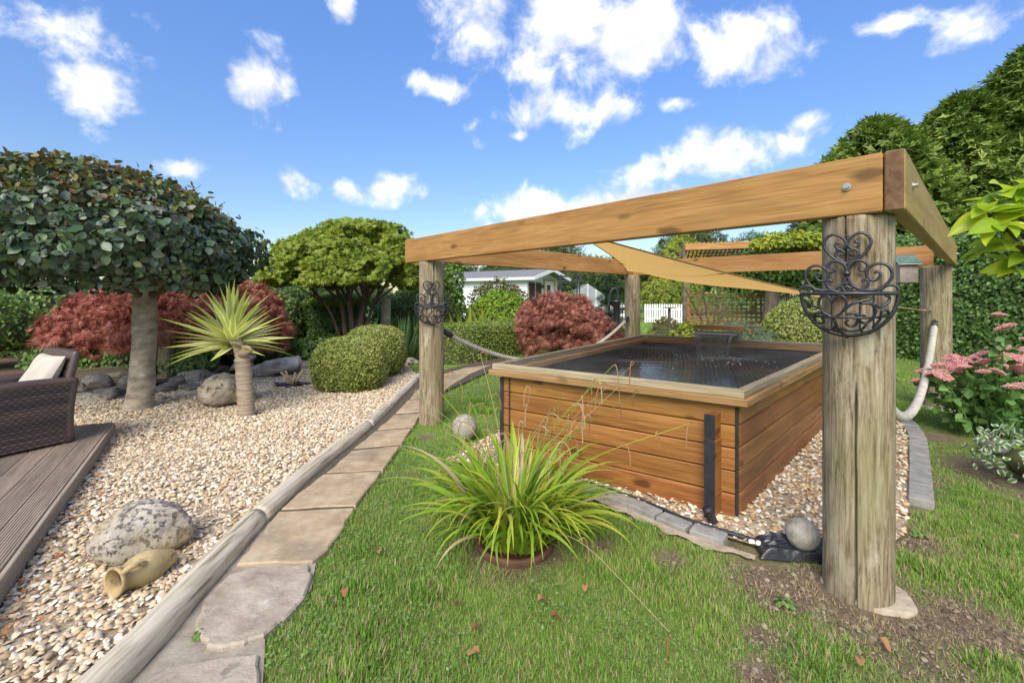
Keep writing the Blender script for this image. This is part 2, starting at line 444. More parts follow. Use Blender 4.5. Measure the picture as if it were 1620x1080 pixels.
def wm_post():
    m, t = new_mat('weathered_post')
    v = coords(t, (1, 1, .07))
    n1 = t.n('ShaderNodeTexNoise', {'Vector': v, 'Scale': 60, 'Detail': 9, 'Roughness': .72, 'Distortion': .5}).outputs[0]
    c = t.ramp(n1, [(.36, (.07, .05, .026)), (.46, (.22, .17, .10)), (.58, (.36, .295, .195)), (.74, (.54, .48, .36))])
    ck = t.n('ShaderNodeTexNoise', {'Vector': coords(t, (1, 1, .022)), 'Scale': 70, 'Detail': 3, 'Roughness': .5}).outputs[0]
    c = t.mix(t.n('ShaderNodeMapRange', {0: ck, 1: .66, 2: .72, 4: .75}).outputs[0], c, (.05, .034, .02))
    v2 = coords(t, (1, 1, .45))
    pale = t.n('ShaderNodeTexNoise', {'Vector': v2, 'Scale': 4.5, 'Detail': 8, 'Roughness': .7}).outputs[0]
    c = t.mix(t.n('ShaderNodeMapRange', {0: pale, 1: .55, 2: .62, 4: .5}).outputs[0], c, (.52, .47, .36))
    gr = t.n('ShaderNodeTexNoise', {'Vector': v2, 'Scale': 2.6, 'Detail': 5, 'Roughness': .6}).outputs[0]
    c = t.mix(t.n('ShaderNodeMapRange', {0: gr, 1: .48, 2: .72, 4: .55}).outputs[0], c, (.22, .22, .075))
    br = t.n('ShaderNodeTexNoise', {'Vector': coords(t, (1.3, 1.3, .3)), 'Scale': 3.3, 'Detail': 5, 'Roughness': .6}).outputs[0]
    c = t.mix(t.n('ShaderNodeMapRange', {0: br, 1: .52, 2: .72, 4: .6}).outputs[0], c, (.155, .098, .05))
    finish(t, c, .85, n1, .7, .012)
    return m
post_mat = wm_post()

def grassmat():
    m, t = new_mat('lawn_ground')
    d = t.n('ShaderNodeAttribute', attribute_name='dirt').outputs['Fac']
    v = t.n('ShaderNodeTexCoord').outputs['Object']
    n = t.n('ShaderNodeTexNoise', {'Vector': v, 'Scale': 18, 'Detail': 7, 'Roughness': .7}).outputs[0]
    n3 = t.n('ShaderNodeTexNoise', {'Vector': v, 'Scale': 1.3, 'Detail': 4}).outputs[0]
    n2 = t.n('ShaderNodeTexNoise', {'Vector': v, 'Scale': 90, 'Detail': 4, 'Roughness': .7}).outputs[0]
    g = t.ramp(n, [(.25, (.08, .12, .025)), (.5, (.16, .23, .04)), (.75, (.25, .32, .08))])
    g = t.mix(t.n('ShaderNodeMapRange', {0: n3, 1: .45, 2: .7, 4: .5}).outputs[0], g, (.27, .27, .10))
    s = t.ramp(t.math('ADD', t.math('MULTIPLY', n, .5), t.math('MULTIPLY', n2, .5)), [(.32, (.085, .06, .035)), (.5, (.18, .13, .08)), (.68, (.32, .25, .165))])
    c = t.mix(d, g, s)
    finish(t, c, .95, t.math('ADD', n2, n), .8, .02)
    return m
lawn_mat = grassmat()
def lm(name, cols, **k):
    n = len(cols)
    return leafmat(name, [(i / max(1, n - 1), c) for i, c in enumerate(cols)], **k)
L_beech = lm('copper_beech_leaf', [(.025, .045, .03), (.05, .088, .047), (.07, .12, .065), (.085, .155, .04), (.11, .145, .10), (.15, .165, .13)], rough=.42, trans=.12, spec=.6, vary=.2)
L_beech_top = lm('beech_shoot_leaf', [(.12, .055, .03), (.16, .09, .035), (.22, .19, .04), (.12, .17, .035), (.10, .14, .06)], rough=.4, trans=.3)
L_red = lm('red_maple_leaf', [(.21, .05, .04), (.32, .088, .066), (.44, .145, .10), (.56, .24, .16), (.40, .15, .115)], rough=.5, trans=.35, vary=.4)
L_purple = lm('bronze_maple_leaf', [(.17, .055, .045), (.27, .095, .07), (.38, .145, .10), (.50, .21, .135), (.32, .15, .105)], rough=.5, trans=.3, vary=.4)
L_maple = lm('green_maple_leaf', [(.16, .24, .035), (.24, .34, .045), (.34, .44, .06), (.45, .50, .08), (.54, .50, .11)], rough=.5, trans=.48, vary=.45)
L_box = lm('box_leaf', [(.15, .20, .035), (.23, .29, .055), (.32, .38, .08), (.42, .44, .13), (.50, .47, .19)], rough=.45, trans=.25, vary=.35, vscale=3)
L_boxh = lm('box_hedge_leaf', [(.11, .17, .03), (.19, .275, .05), (.28, .37, .075), (.38, .45, .11)], rough=.45, trans=.25, vary=.35, vscale=2)
L_hedge = lm('privet_leaf', [(.10, .18, .045), (.155, .28, .065), (.23, .38, .10), (.31, .46, .15)], rough=.35, trans=.22, spec=.5, vary=.3)
L_dark = lm('dark_hedge_leaf', [(.07, .13, .035), (.12, .21, .052), (.18, .29, .075), (.26, .37, .10)], rough=.45, trans=.2, vary=.4)
L_ley = lm('leylandii_spray', [(.08, .14, .025), (.145, .23, .04), (.24, .34, .06), (.37, .45, .095)], rough=.6, trans=.2, vary=.5, vscale=.7)
L_far = lm('far_tree_leaf', [(.03, .055, .02), (.055, .095, .03), (.09, .14, .045), (.13, .18, .06)], rough=.7, trans=.15, vary=.5, vscale=.5)
L_lime = lm('lime_shrub_leaf', [(.13, .24, .015), (.20, .34, .02), (.30, .45, .035), (.40, .52, .06)], rough=.45, trans=.35, vary=.4)
L_gold = lm('golden_conifer_spray', [(.14, .20, .02), (.26, .33, .03), (.42, .46, .05), (.52, .53, .09)], rough=.6, trans=.25, vary=.5)
L_brownish = lm('bronze_shrub_leaf', [(.08, .055, .03), (.13, .11, .035), (.18, .19, .055), (.26, .22, .09)], rough=.45, trans=.25, vary=.4)
L_bluegreen = lm('blue_green_leaf', [(.07, .115, .07), (.12, .18, .105), (.19, .26, .16), (.24, .30, .18)], rough=.55, trans=.25, vary=.4)
L_mid = lm('mid_green_leaf', [(.045, .10, .015), (.085, .17, .024), (.15, .26, .035), (.22, .33, .06)], rough=.45, trans=.28, vary=.4)
L_iris = lm('iris_blade', [(.05, .10, .03), (.085, .16, .05), (.13, .22, .075)], rough=.5, trans=.25)
L_conif = lm('spruce_needles', [(.03, .075, .03), (.055, .12, .045), (.09, .17, .06)], rough=.6, trans=.15)
L_grass = lm('grass_blade', [(.12, .25, .033), (.18, .345, .047), (.245, .42, .062), (.32, .47, .09), (.47, .47, .18)], rough=.5, trans=.35, vary=.4, vscale=2.2)
L_straw = lm('straw', [(.32, .23, .11), (.45, .35, .18), (.55, .46, .27)], rough=.8, trans=.2)
L_clover = lm('clover_leaf', [(.12, .23, .05), (.17, .30, .07), (.24, .37, .10)], rough=.5, trans=.3)
L_sedge = lm('sedge_blade', [(.12, .25, .018), (.20, .37, .025), (.30, .46, .035), (.42, .52, .045), (.58, .56, .08), (.22, .38, .03)], rough=.38, trans=.35, spec=.5, vary=.15)
L_sedum = lm('sedum_leaf', [(.09, .20, .05), (.15, .29, .075), (.22, .38, .11)], rough=.5, trans=.3)
L_pink = lm('sedum_flower', [(.50, .17, .17), (.62, .27, .25), (.72, .40, .36), (.58, .36, .27)], rough=.8, trans=.2)
L_magn = lm('glossy_lime_leaf', [(.30, .48, .03), (.40, .58, .04), (.52, .64, .05), (.66, .68, .06)], rough=.35, trans=.45, spec=.5)
L_fern = lm('fern_frond', [(.12, .19, .02), (.22, .29, .035), (.34, .36, .06)], rough=.6, trans=.3)
PEB = lm('pebble', [(.36, .27, .17), (.52, .36, .19), (.64, .49, .30), (.73, .60, .41), (.79, .69, .52), (.83, .77, .64), (.58, .41, .22), (.48, .41, .32), (.72, .57, .37)], rough=.8, trans=0, vary=.0)
PEB2 = lm('pond_pebble', [(.20, .155, .11), (.46, .27, .12), (.60, .42, .22), (.70, .56, .36), (.77, .69, .53), (.82, .78, .67), (.55, .34, .16), (.68, .53, .32)], rough=.8, trans=0, vary=.0)

def varieg(name, mid, edge, w):
    m, t = new_mat(name)
    x = t.n('ShaderNodeSeparateXYZ', {0: t.n('ShaderNodeTexCoord').outputs['Object']}).outputs[0]
    k = t.n('ShaderNodeMapRange', {0: t.math('ABSOLUTE', x), 1: w * .45, 2: w * .8}).outputs[0]
    ri = t.n('ShaderNodeObjectInfo').outputs['Random']
    c = t.mix(k, mid, edge)
    c = t.n('ShaderNodeHueSaturation', {'Value': t.n('ShaderNodeMapRange', {0: ri, 3: .75, 4: 1.2}).outputs[0], 'Color': c}).outputs[0]
    finish(t, c, .42, None, 0, 0, 0, .45, .25)
    return m
L_yucca = varieg('variegated_yucca_leaf', (.52, .60, .14), (.88, .84, .46), .030)
L_euon = varieg('variegated_euonymus_leaf', (.12, .22, .07), (.68, .70, .52), .3)

# ---- leaf templates: along +y, normal +z, unit length
T_small = (np.array([(0, 0, 0), (-.3, .5, .08), (0, 1, 0), (.3, .5, .08)]), np.array([(0, 3, 2), (0, 2, 1)]))
T_ov4 = (np.array([(0, 0, 0), (-.34, .45, .07), (0, 1, -.05), (.34, .45, .07), (0, .45, -.02)]), np.array([(4, 1, 0), (4, 2, 1), (4, 3, 2), (4, 0, 3)]))
T_ovate = (np.array([(0, 0, 0), (-.3, .25, .06), (-.36, .55, .05), (-.21, .82, .01), (0, 1.02, -.06), (.21, .82, .01), (.36, .55, .05), (.3, .25, .06), (0, .5, -.02)]),
           np.array([(8, i, (i + 1) % 8) for i in range(8)])[:, [0, 2, 1]])
def t_star(k, wid, spread, notch=.36, droop=-.25):
    V = [(0, 0, 0)]; F = []
    for i in range(k):
        a = (i - (k - 1) / 2) * spread
        ln = 1 - .32 * abs(i - (k - 1) / 2) / ((k - 1) / 2)
        b = len(V); h = wid * notch * .8
        V += [(-h * math.cos(a), h * math.sin(a), 0), (h * math.cos(a), -h * math.sin(a), 0), (ln * math.sin(a), ln * math.cos(a), droop * ln)]
        F += [(b, b + 1, b + 2)]
    return np.array(V), np.array(F)
T_maple = t_star(5, .62, .62, .5, -.2)
T_diss = t_star(7, .17, .42, .45, -.45)
def t_spray(k=5):
    V = []; F = []
    for i in range(k):
        s = -1 if i % 2 else 1
        y = i / k * .7; ln = .42 * (1 - .4 * i / k); a = s * .75 if i < k - 1 else 0
        b = len(V)
        d = np.array((math.sin(a), math.cos(a))); p = np.array((-d[1], d[0])) * .05
        V += [(p[0], y + p[1], 0), (-p[0], y - p[1], 0), (d[0] * ln, y + d[1] * ln, .06 * (i % 3) - .05)]
        F.append((b, b + 1, b + 2))
    b = len(V); V += [(-.03, 0, 0), (.03, 0, 0), (0, 1, 0)]; F.append((b, b + 1, b + 2))
    return np.array(V), np.array(F)
T_spray = t_spray()
T_cyp = (np.array([(-.05, 0, 0), (.05, 0, 0), (-.30, .55, .05), (-.12, .62, 0), (0, 1.0, -.06), (.13, .55, .02), (.33, .48, .06)]), np.array([(0, 3, 2), (0, 1, 4), (1, 6, 5), (0, 5, 4)]))
def t_blade(w=.05, bend=.25, n=3):
    V = []; F = []
    for i in range(n):
        y = i / n; z = -bend * y * y; ww = w * (1 - .5 * y)
        V += [(-ww, y, z), (ww, y, z)]
    V.append((0, 1, -bend))
    for i in range(n - 1):
        a = 2 * i; F += [(a, a + 1, a + 3), (a, a + 3, a + 2)]
    F.append((2 * n - 2, 2 * n - 1, 2 * n))
    return np.array(V), np.array(F)

def frames(Nn, D):
    """columns side, dir, normal"""
    z = nrm(Nn); y = D - z * np.sum(D * z, 1, keepdims=True); y = nrm(y); x = np.cross(y, z)
    return np.stack([x, y, z], 2)
def inst(T, P, M, size):
    V0, F0 = T; n = len(P); k = len(V0)
    V = np.einsum('nij,kj->nki', M * np.asarray(size)[:, None, None], V0) + P[:, None, :]
    F = (F0[None] + (np.arange(n) * k)[:, None, None]).reshape(-1, F0.shape[1])
    return V.reshape(-1, 3), F
def leaves(name, parent, P, Nn, size, T, mat, tilt=.7, droop=.4, var=.3, kind=None, keep=0, org=None, lenout=0.0):
    """scatter leaves; keep > 0 makes the nearest ones separate parts"""
    n = len(P)
    nn = nrm(Nn + tilt * rng.normal(size=(n, 3)))
    D = rng.normal(size=(n, 3)) * .7 + np.array((0, 0, -droop * 1.6)) + Nn * lenout
    sz = size * (1 + var * rng.uniform(-1, 1, n))
    M = frames(nn, D)
    if keep:
        vis = np.einsum('ij,ij->i', Nn, nrm(np.array((0, 0, EYE)) - P)) > .05
        inf = (np.abs(P[:, 0] / P[:, 1]) < 1.12)
        dist = np.linalg.norm(P - np.array((0, 0, EYE)), axis=1) - .8 * np.maximum(0, np.linalg.norm(P - P.mean(0), axis=1) - 1.4) + np.where(vis & inf, 0, 50)
        idx = np.argsort(dist); near = idx[:keep]; rest = idx[keep:]
        me = mesh_np('leaf', T[0], T[1], mat, True)
        for i in near:
            W = Matrix(np.block([[M[i] * sz[i], P[i][:, None]], [np.zeros((1, 3)), np.ones((1, 1))]]).tolist())
            reg(bpy.data.objects.new('leaf', me), W, parent)
        P, M, sz = P[rest], M[rest], sz[rest]
    V, F = inst(T, P, M, sz)
    o = mk(name, V, F, mat, parent, False, org)
    if kind: o['kind'] = kind
    return o
def sph(n, zlo=-1.0, zhi=1.0):
    z = rng.uniform(zlo, zhi, n); a = rng.uniform(0, 2 * math.pi, n); r = np.sqrt(1 - z * z)
    return np.stack([r * np.cos(a), r * np.sin(a), z], 1)
def dome(n, c, r, lump=.14, lf=1.6, shell=.22, zlo=-.5, gap=0.0, gf=2.2, seed=0, boxy=0.0):
    d = sph(n, zlo)
    r = np.array(r, float)
    if boxy:
        q = np.sign(d) * np.abs(d) ** (1 - boxy); d2 = q / (np.sum(np.abs(q) ** 2.0, 1, keepdims=True) ** .5)
        ex = 2 + 6 * boxy
        s = 1 / (np.sum(np.abs(d) ** ex, 1, keepdims=True) ** (1 / ex)); dd = d * s
    else:
        dd = d
    k = 1 + lump * (fbm(d, lf, seed) - .5) * 2 - shell * rng.random(n) ** 2
    P = np.array(c) + dd * r * k[:, None]
    Nn = nrm(d / r)
    if gap:
        m = fbm(P, gf, seed + 9) > gap
        P, Nn = P[m], Nn[m]
    return P, Nn
def core(name, c, r, parent, mat=None, seed=0, zlo=-1, lump=.14, lf=1.6, boxy=0):
    """solid hull of twigs and old leaves, dark to stand in for crown shade"""
    bm = bmesh.new(); bmesh.ops.create_icosphere(bm, subdivisions=3, radius=1)
    V = np.array([v.co for v in bm.verts]); F = np.array([[v.index for v in f.verts] for f in bm.faces]); bm.free()
    d = nrm(V); s = 1
    if boxy:
        ex = 2 + 6 * boxy; s = 1 / (np.sum(np.abs(d) ** ex, 1, keepdims=True) ** (1 / ex))
    k = 1 + lump * (fbm(d, lf, seed) - .5) * 2
    V = d * s; V[:, 2] = np.maximum(V[:, 2], zlo)
    V = np.array(c) + V * np.array(r) * k[:, None]
    return mk(name, V, F, mat or twig, parent, True)
def rock(name, c, r, mat, parent=None, seed=0, amp=.3, sub=4, ang=0.0, rotz=0, tilt=0, f=1.4):
    bm = bmesh.new(); bmesh.ops.create_icosphere(bm, subdivisions=sub, radius=1)
    V = np.array([v.co for v in bm.verts]); F = np.array([[v.index for v in q.verts] for q in bm.faces]); bm.free()
    k = 1 + amp * (fbm(V, f, seed, 4) - .5) * 2
    V = V * k[:, None]
    if ang:
        g = np.random.default_rng(seed + 50); pl = nrm(g.normal(size=(11, 3)))
        for p in pl:
            dd = V @ p; lim = ang * g.uniform(.8, 1.15)
            V = V - np.maximum(0, dd - lim)[:, None] * p * .97
    V = V * np.array(r)
    Mr = Matrix.Rotation(rotz, 3, 'Z') @ Matrix.Rotation(tilt, 3, 'Y')
    V = V @ np.array(Mr).T + np.array(c)
    return mk(name, V, F, mat, parent, not ang or ang > .9, org=c)

# ------------------------------------------------------------------ setting: ground, lawn, path, gravel
big = 600
g0 = sheet('ground', [(-big, -40), (big, -40), (big, 1400), (-big, 1400)], -.035, pm('far_grass', [(.3, (.05, .09, .018)), (.6, (.09, .15, .03)), (.8, (.14, .18, .05))], .8, rough=.95, bump=.5))
PX = lambda pts, z=0.0: np.array([gp(x, y, z) for x, y in pts])
LOGC = np.array([(-1.5, .55, .0), *PX([(178, 1080), (300, 945), (412, 822), (500, 742), (582, 676), (640, 620), (662, 597)])])
PATH = np.vstack([LOGC[:, :2], PX([(690, 590), (740, 577), (800, 566), (800, 576), (750, 600), (700, 622), (668, 655), (640, 694), (604, 742), (562, 800), (525, 855), (500, 890), (492, 935), (420, 1005), (416, 1080)])[:, :2], np.array([(-.75, .9), (-.9, .55)])])
GRAV = np.vstack([LOGC[:, :2], PX([(650, 585), (640, 572), (600, 565), (480, 585), (400, 592), (330, 598), (200, 622), (100, 632), (60, 632)])[:, :2], np.array([(-4.6, 4.2), (-3.9, 4.4), (-2.2, 1.9), (-1.55, .9)])])
CPATH = np.vstack([PX([(0, 640), (120, 625), (220, 612), (330, 590), (400, 584), (480, 580), (600, 560), (650, 560), (640, 540)])[:, :2], np.array([(-2.2, 14), (-16, 14), (-16, 5)])])
# pond edging: grey blocks curve round the pond; gravel between them and the wall
EDGE = smoothpath(np.array([(-.55, 3.75), (-.2, 3.62), (.3, 3.42), (.78, 3.04), (1.05, 2.72), (1.36, 2.47)]), 6)
EDGE_R = smoothpath(np.array([(2.3, 2.62), (2.84, 3.22), (3.4, 3.85), (3.95, 4.5), (4.35, 5.2), (4.3, 5.9)]), 6)
PGRAV = np.vstack([EDGE, [(1.62, 2.38), (1.95, 2.4)], EDGE_R, [(3.2, 7.0), (1.6, 7.1), (.2, 5.2)]])
POT = gp(815, 858)
NEARP = np.array((1.648, 2.143))
def dirt(P):
    P3 = np.stack([P[:, 0], P[:, 1], 0 * P[:, 0]], 1)
    w = (fbm(P3, 3.0, 3, 4) - .5) * .75 + (fbm(P3, 14, 8, 3) - .5) * .35
    d = np.full(len(P), -1.0)
    for (c, r) in ((gp(1390, 960), .54), (gp(1240, 925), .33), (gp(1540, 985), .36), (gp(1205, 1000), .15), (gp(1200, 1060), .13), (gp(1440, 850), .27), (gp(1450, 760), .25),
                   (POT + np.array((.02, -.08, 0)), .36), (gp(1545, 735), .45), (gp(1620, 760), .5), (gp(1480, 690), .35), (gp(1060, 880), .15), (gp(950, 860), .12), (gp(672, 690), .14)):
        d = np.maximum(d, 1 - np.hypot(P[:, 0] - c[0], P[:, 1] - c[1]) / r)
    d = np.maximum(d, .55 - segdist(P, EDGE[8], EDGE[-1]) / .22)
    for i in range(len(EDGE_R) - 1): d = np.maximum(d, .55 - segdist(P, EDGE_R[i], EDGE_R[i + 1]) / .3)
    return np.clip((d + w + .05) / .75, 0, 1)
def lawn_sheet():
    xs = np.concatenate([np.linspace(-3.2, 4.6, 200), np.linspace(4.7, 14, 40)]); ys = np.concatenate([np.linspace(.5, 5, 130), np.linspace(5.1, 40, 60)])
    X, Y = np.meshgrid(xs, ys); P = np.stack([X.ravel(), Y.ravel()], 1)
    d = dirt(P); P3 = np.stack([P[:, 0], P[:, 1], 0 * P[:, 0]], 1)
    z = (fbm(P3, 1.5, 4) - .5) * .02 + (fbm(P3, 12, 6) - .5) * .015 * d - .006 * d - .012
    V = np.stack([P[:, 0], P[:, 1], z], 1); nx = len(xs)
    i = np.arange(len(ys) - 1)[:, None] * nx + np.arange(nx - 1)[None]
    F = np.stack([i, i + 1, i + nx + 1, i + nx], 2).reshape(-1, 4)
    o = mk('lawn', V, F, lawn_mat, smooth=True); o['kind'] = 'structure'
    a = o.data.attributes.new('dirt', 'FLOAT', 'POINT'); a.data.foreach_set('value', d.astype(np.float32))
lawn_sheet()
path_mat = pm('path_mortar', [(.3, (.24, .20, .15)), (.5, (.34, .295, .225)), (.75, (.44, .395, .32))], 9, rough=.9, bump=.6, patch=[((.16, .14, .09), 3.0, .55, .75)])
path = sheet('path', PATH, .006, path_mat)
sheet('joint', PATH[PATH[:, 1] > 2.36], .0175, pm('joint_soil', [(.3, (.06, .05, .035)), (.7, (.13, .105, .075))], 20, rough=.95, bump=.5), parent=path)
sheet('gravel_bed', GRAV, .014, gravel_base)
sheet('planting_bed', CPATH, .006, mulch)
sheet('pond_gravel_bed', PGRAV, .016, gravel_base)

def slab(pts, top, mat, seed, jit=.012):
    P = PX(pts, .03)[:, :2]; g = np.random.default_rng(seed)
    c = P.mean(0); P = c + (P - c) * (1 - .007 / np.linalg.norm(P - c, axis=1, keepdims=True))
    ring = []
    for i in range(len(P)):
        a, b = P[i], P[(i + 1) % len(P)]
        for k in range(4): ring.append(a + (b - a) * k / 4 + g.normal(size=2) * jit * (.4 if k else .2))
    ring = np.array(ring); n = len(ring)
    V = []; 
    for (s, z) in ((0, -.03), (0, top - .008), (.009, top)):
        q = c + (ring - c) * (1 - s / np.linalg.norm(ring - c, axis=1, keepdims=True))
        V += [(x, y, z) for x, y in q]
    F = [(r * n + i, r * n + (i + 1) % n, (r + 1) * n + (i + 1) % n, (r + 1) * n + i) for r in (0, 1) for i in range(n)]
    A = sum(ring[i][0] * ring[(i + 1) % n][1] - ring[(i + 1) % n][0] * ring[i][1] for i in range(n))
    F.append(tuple(2 * n + i for i in range(n)))
    if A < 0: F = [f[::-1] for f in F]
    return mk('paving_slab', V, F, mat, path, org=(c[0], c[1], 0))
for k, (pts, top, m) in enumerate([
    ([(205, 1085), (262, 1050), (330, 1036), (412, 1028), (417, 1090), (400, 1180), (150, 1180)], .022, flag_mat),
    ([(305, 985), (322, 942), (362, 905), (400, 893), (488, 889), (497, 906), (484, 940), (452, 975), (418, 1003), (372, 1018), (335, 1022), (312, 1004)], .026, flag_mat),
    ([(372, 890), (404, 848), (440, 806), (562, 800), (540, 838), (520, 866), (496, 886)], .024, slab_mat),
    ([(443, 803), (478, 773), (512, 748), (604, 743), (563, 798)], .026, slab_mat),
    ([(515, 746), (556, 711), (634, 703), (606, 741)], .023, slab_mat),
    ([(559, 708), (592, 681), (652, 676), (636, 701)], .026, slab_mat),
    ([(595, 679), (622, 655), (667, 652), (654, 674)], .023, slab_mat),
    ([(625, 653), (645, 632), (686, 630), (669, 650)], .026, slab_mat),
    ([(648, 630), (664, 611), (716, 607), (688, 628)], .023, slab_mat),
    ([(668, 609), (688, 596), (745, 590), (718, 606)], .025, slab_mat),
    ([(692, 594), (735, 581), (778, 576), (747, 589)], .023, slab_mat)]):
    slab(pts, top, m, k)

# logs edging the path
def log(P, r, label, seed, taper=1.0):
    P = smoothpath(P, 10); m = len(P); n = 20
    t = np.linspace(0, 1, m)
    rr = r * (1 + (taper - 1) * t) * (1 + .05 * (vnoise(P, 2.2, seed) - .5))
    rr[0] *= .94; rr[-1] *= .93
    V, F = tubevf(P, rr, n, True)
    V = V + (fbm(V, 9, seed)[:, None] - .5) * .012
    c = P.mean(0)
    # local x along the log so the grain follows it
    M = frame(c, P[-1] - P[0]); Mi = np.array(M.inverted())
    Vl = V @ Mi[:3, :3].T + Mi[:3, 3]
    o = bpy.data.objects.new('edging_log', mesh_np('edging_log', Vl, F, log_mat, True)); reg(o, M)
    return tag(o, label, 'log', 'logs edging the path')
def lpt(s, off=.0):
    Q = smoothpath(LOGC, 20); L = np.concatenate([[0], np.cumsum(np.linalg.norm(np.diff(Q[:, :2], axis=0), axis=1))])
    return np.array([np.interp(s, L, Q[:, 0]), np.interp(s, L, Q[:, 1]), off])
_Q = smoothpath(LOGC, 20); LTOT = np.sum(np.linalg.norm(np.diff(_Q[:, :2], axis=0), axis=1))
_s = lambda px, py: np.interp(gp(px, py)[1], _Q[:, 1], np.concatenate([[0], np.cumsum(np.linalg.norm(np.diff(_Q[:, :2], axis=0), axis=1))]))
cuts = [0, _s(408, 828), _s(580, 678), LTOT]
for i, lb in enumerate(['nearest and thickest weathered log edging the path, beside the lying jug', 'middle weathered log edging the path, beside the gravel', 'farthest weathered log edging the path, beside the clipped box balls']):
    a, b = cuts[i] + .006, cuts[i + 1] - .006
    log([lpt(a + (b - a) * k / 4, .03 - .004 * i) for k in range(5)], .074 - .004 * i, lb, 30 + i, .94)

# ---- gravel
PT = None
def pebbles(name, poly, n, smin, smax, mat, label, seed, z0=.012, avoid=(), bbox=None, pile=.018):
    g = np.random.default_rng(seed)
    poly = np.asarray(poly)[:, :2]
    lo, hi = poly.min(0), poly.max(0)
    P = lo + (hi - lo) * g.random((n, 2)); P = P[inside(poly, P)]
    if name == 'pond_gravel': P = P[~inside([(1.42, 2.83), (-.05, 3.83), (1.88, 6.5), (3.8, 5.28)], P)]
    for (c, r) in avoid: P = P[np.hypot(P[:, 0] - c[0], P[:, 1] - c[1]) > r]
    P = P[(np.abs(P[:, 0]) < 1.32 * P[:, 1] + .3)]
    m = len(P)
    z = z0 + pile * g.random(m) + .03 * (fbm(np.c_[P, np.zeros(m)], 1.4, 2) - .5)
    Q = np.c_[P, z]
    k = 5
    a = np.arange(k) * 2 * math.pi / k
    V0 = np.concatenate([np.stack([np.cos(a), np.sin(a), 0 * a], 1), np.stack([.62 * np.cos(a + .3), .62 * np.sin(a + .3), 0 * a + .72], 1), [(0, 0, .86)]])
    F0 = []
    for i in range(k):
        j = (i + 1) % k
        F0 += [(i, j, k + i), (j, k + j, k + i), (k + i, k + j, 2 * k)]
    F0 = np.array(F0)
    nn = nrm(np.c_[g.normal(size=(m, 2)) * .38, np.ones(m)])
    M = frames(nn, g.normal(size=(m, 3)))
    s = g.uniform(smin, smax, m) * g.uniform(.75, 1.25, m)
    sc = np.stack([s * g.uniform(.55, 1.0, m), s, s * g.uniform(.38, .7, m)], 1)
    jit = 1 + .28 * g.uniform(-1, 1, (m, len(V0), 1))
    V = np.einsum('nij,nkj->nki', M, V0[None] * jit * sc[:, None, :]) + Q[:, None, :]
    F = (F0[None] + (np.arange(m) * len(V0))[:, None, None]).reshape(-1, 3)
    o = mk(name, V.reshape(-1, 3), F, mat, smooth=True)
    return tag(o, label, 'gravel', kind='stuff')
pebbles('gravel', GRAV, 106000, .0105, .0195, PEB, 'loose cream and tan gravel beside the log edged path', 3)
pebbles('pond_gravel', PGRAV, 30000, .011, .020, PEB2, 'loose golden gravel round the foot of the raised pond', 4)
# ------------------------------------------------------------------ pergola
BZ0, BZ1 = 1.763, 2.024
PB = 'tall rustic pergola of round posts carrying thick orange timber beams'
perg = thing('pergola', PB + ' over the raised pond', 'pergola', (1.65, 5.2, 0))
fN, fL = np.array((1.627, 1.955)), np.array((-1.23, 5.16))
sN, sR = np.array((1.672, 1.910)), np.array((5.59, 5.645))
LP, RP, BP = np.array((-.889, 4.97)), np.array((5.31, 5.63)), np.array((2.25, 8.40))
TH = .07; bz = (BZ0 + BZ1) / 2; bh = BZ1 - BZ0
fu = nrm(fL - fN); fin = np.array((-fu[1], fu[0])); fin = fin if fin @ (BP - fN) > 0 else -fin
su = nrm(sR - sN); sin_ = np.array((-su[1], su[0])); sin_ = sin_ if sin_ @ (BP - sN) > 0 else -sin_
def beam(a, b, mat, dz=0):
    return plank('beam', (*a, bz + dz), (*b, bz + dz), TH, bh, mat, perg, .006)
beam(fN + fin * TH / 2 + fu * .012, fL + fin * TH / 2, beam_wood)
beam(sN + sin_ * TH / 2, sR + sin_ * TH / 2, side_wood)
du = nrm(BP - LP); dn = np.array((-du[1], du[0]))
beam(LP - du * .1 + dn * .03, BP + du * .12 + dn * .03, beam_wood)
ru = nrm(RP - BP)
beam(BP + ru * .02, RP - ru * .02, beam_wood, -.004)
def post(c, r, z0, z1, seed, cracks):
    n, m = (260 if seed == 1 else 96), (110 if seed == 1 else 60)
    th = np.linspace(0, 2 * math.pi, n, endpoint=False); zz = np.linspace(z0, z1, m)
    TT, Z = np.meshgrid(th, zz)
    D = np.stack([np.cos(TT), np.sin(TT), Z * .5], 2)
    rad = r * (1 + .05 * (fbm(D, 1.6, seed) - .5) + .012 * (vnoise(D * np.array((9, 9, .8)), 2, seed) - .5) + .05 * np.exp(-np.maximum(0, Z) / .25) * 0)
    for (a, za, zb, w) in cracks:
        wob = .07 * (fbm(np.stack([Z * 2.6, Z * 0, Z * 0], 2), 1, seed + 3) - .5) * 2
        dd = np.abs((TT - a - wob + math.pi) % (2 * math.pi) - math.pi)
        rad = rad - .045 * np.clip(1 - dd / w, 0, 1) ** .6 * np.clip((Z - za) / .12, 0, 1) * np.clip((zb - Z) / .12, 0, 1)
    V = np.stack([c[0] + rad * np.cos(TT), c[1] + rad * np.sin(TT), Z], 2).reshape(-1, 3)
    i = np.arange(m - 1)[:, None] * n; k = np.arange(n)[None]; k2 = (k + 1) % n
    F = [tuple(q) for q in np.stack([i + k, i + k2, i + n + k2, i + n + k], 2).reshape(-1, 4).tolist()]
    F.append(tuple((m - 1) * n + k for k in range(n)))
    return mk('post', V, F, post_mat, perg, True, org=(c[0], c[1], 0))
def face_ang(c, off=0): return math.atan2(-c[1], -c[0]) + off
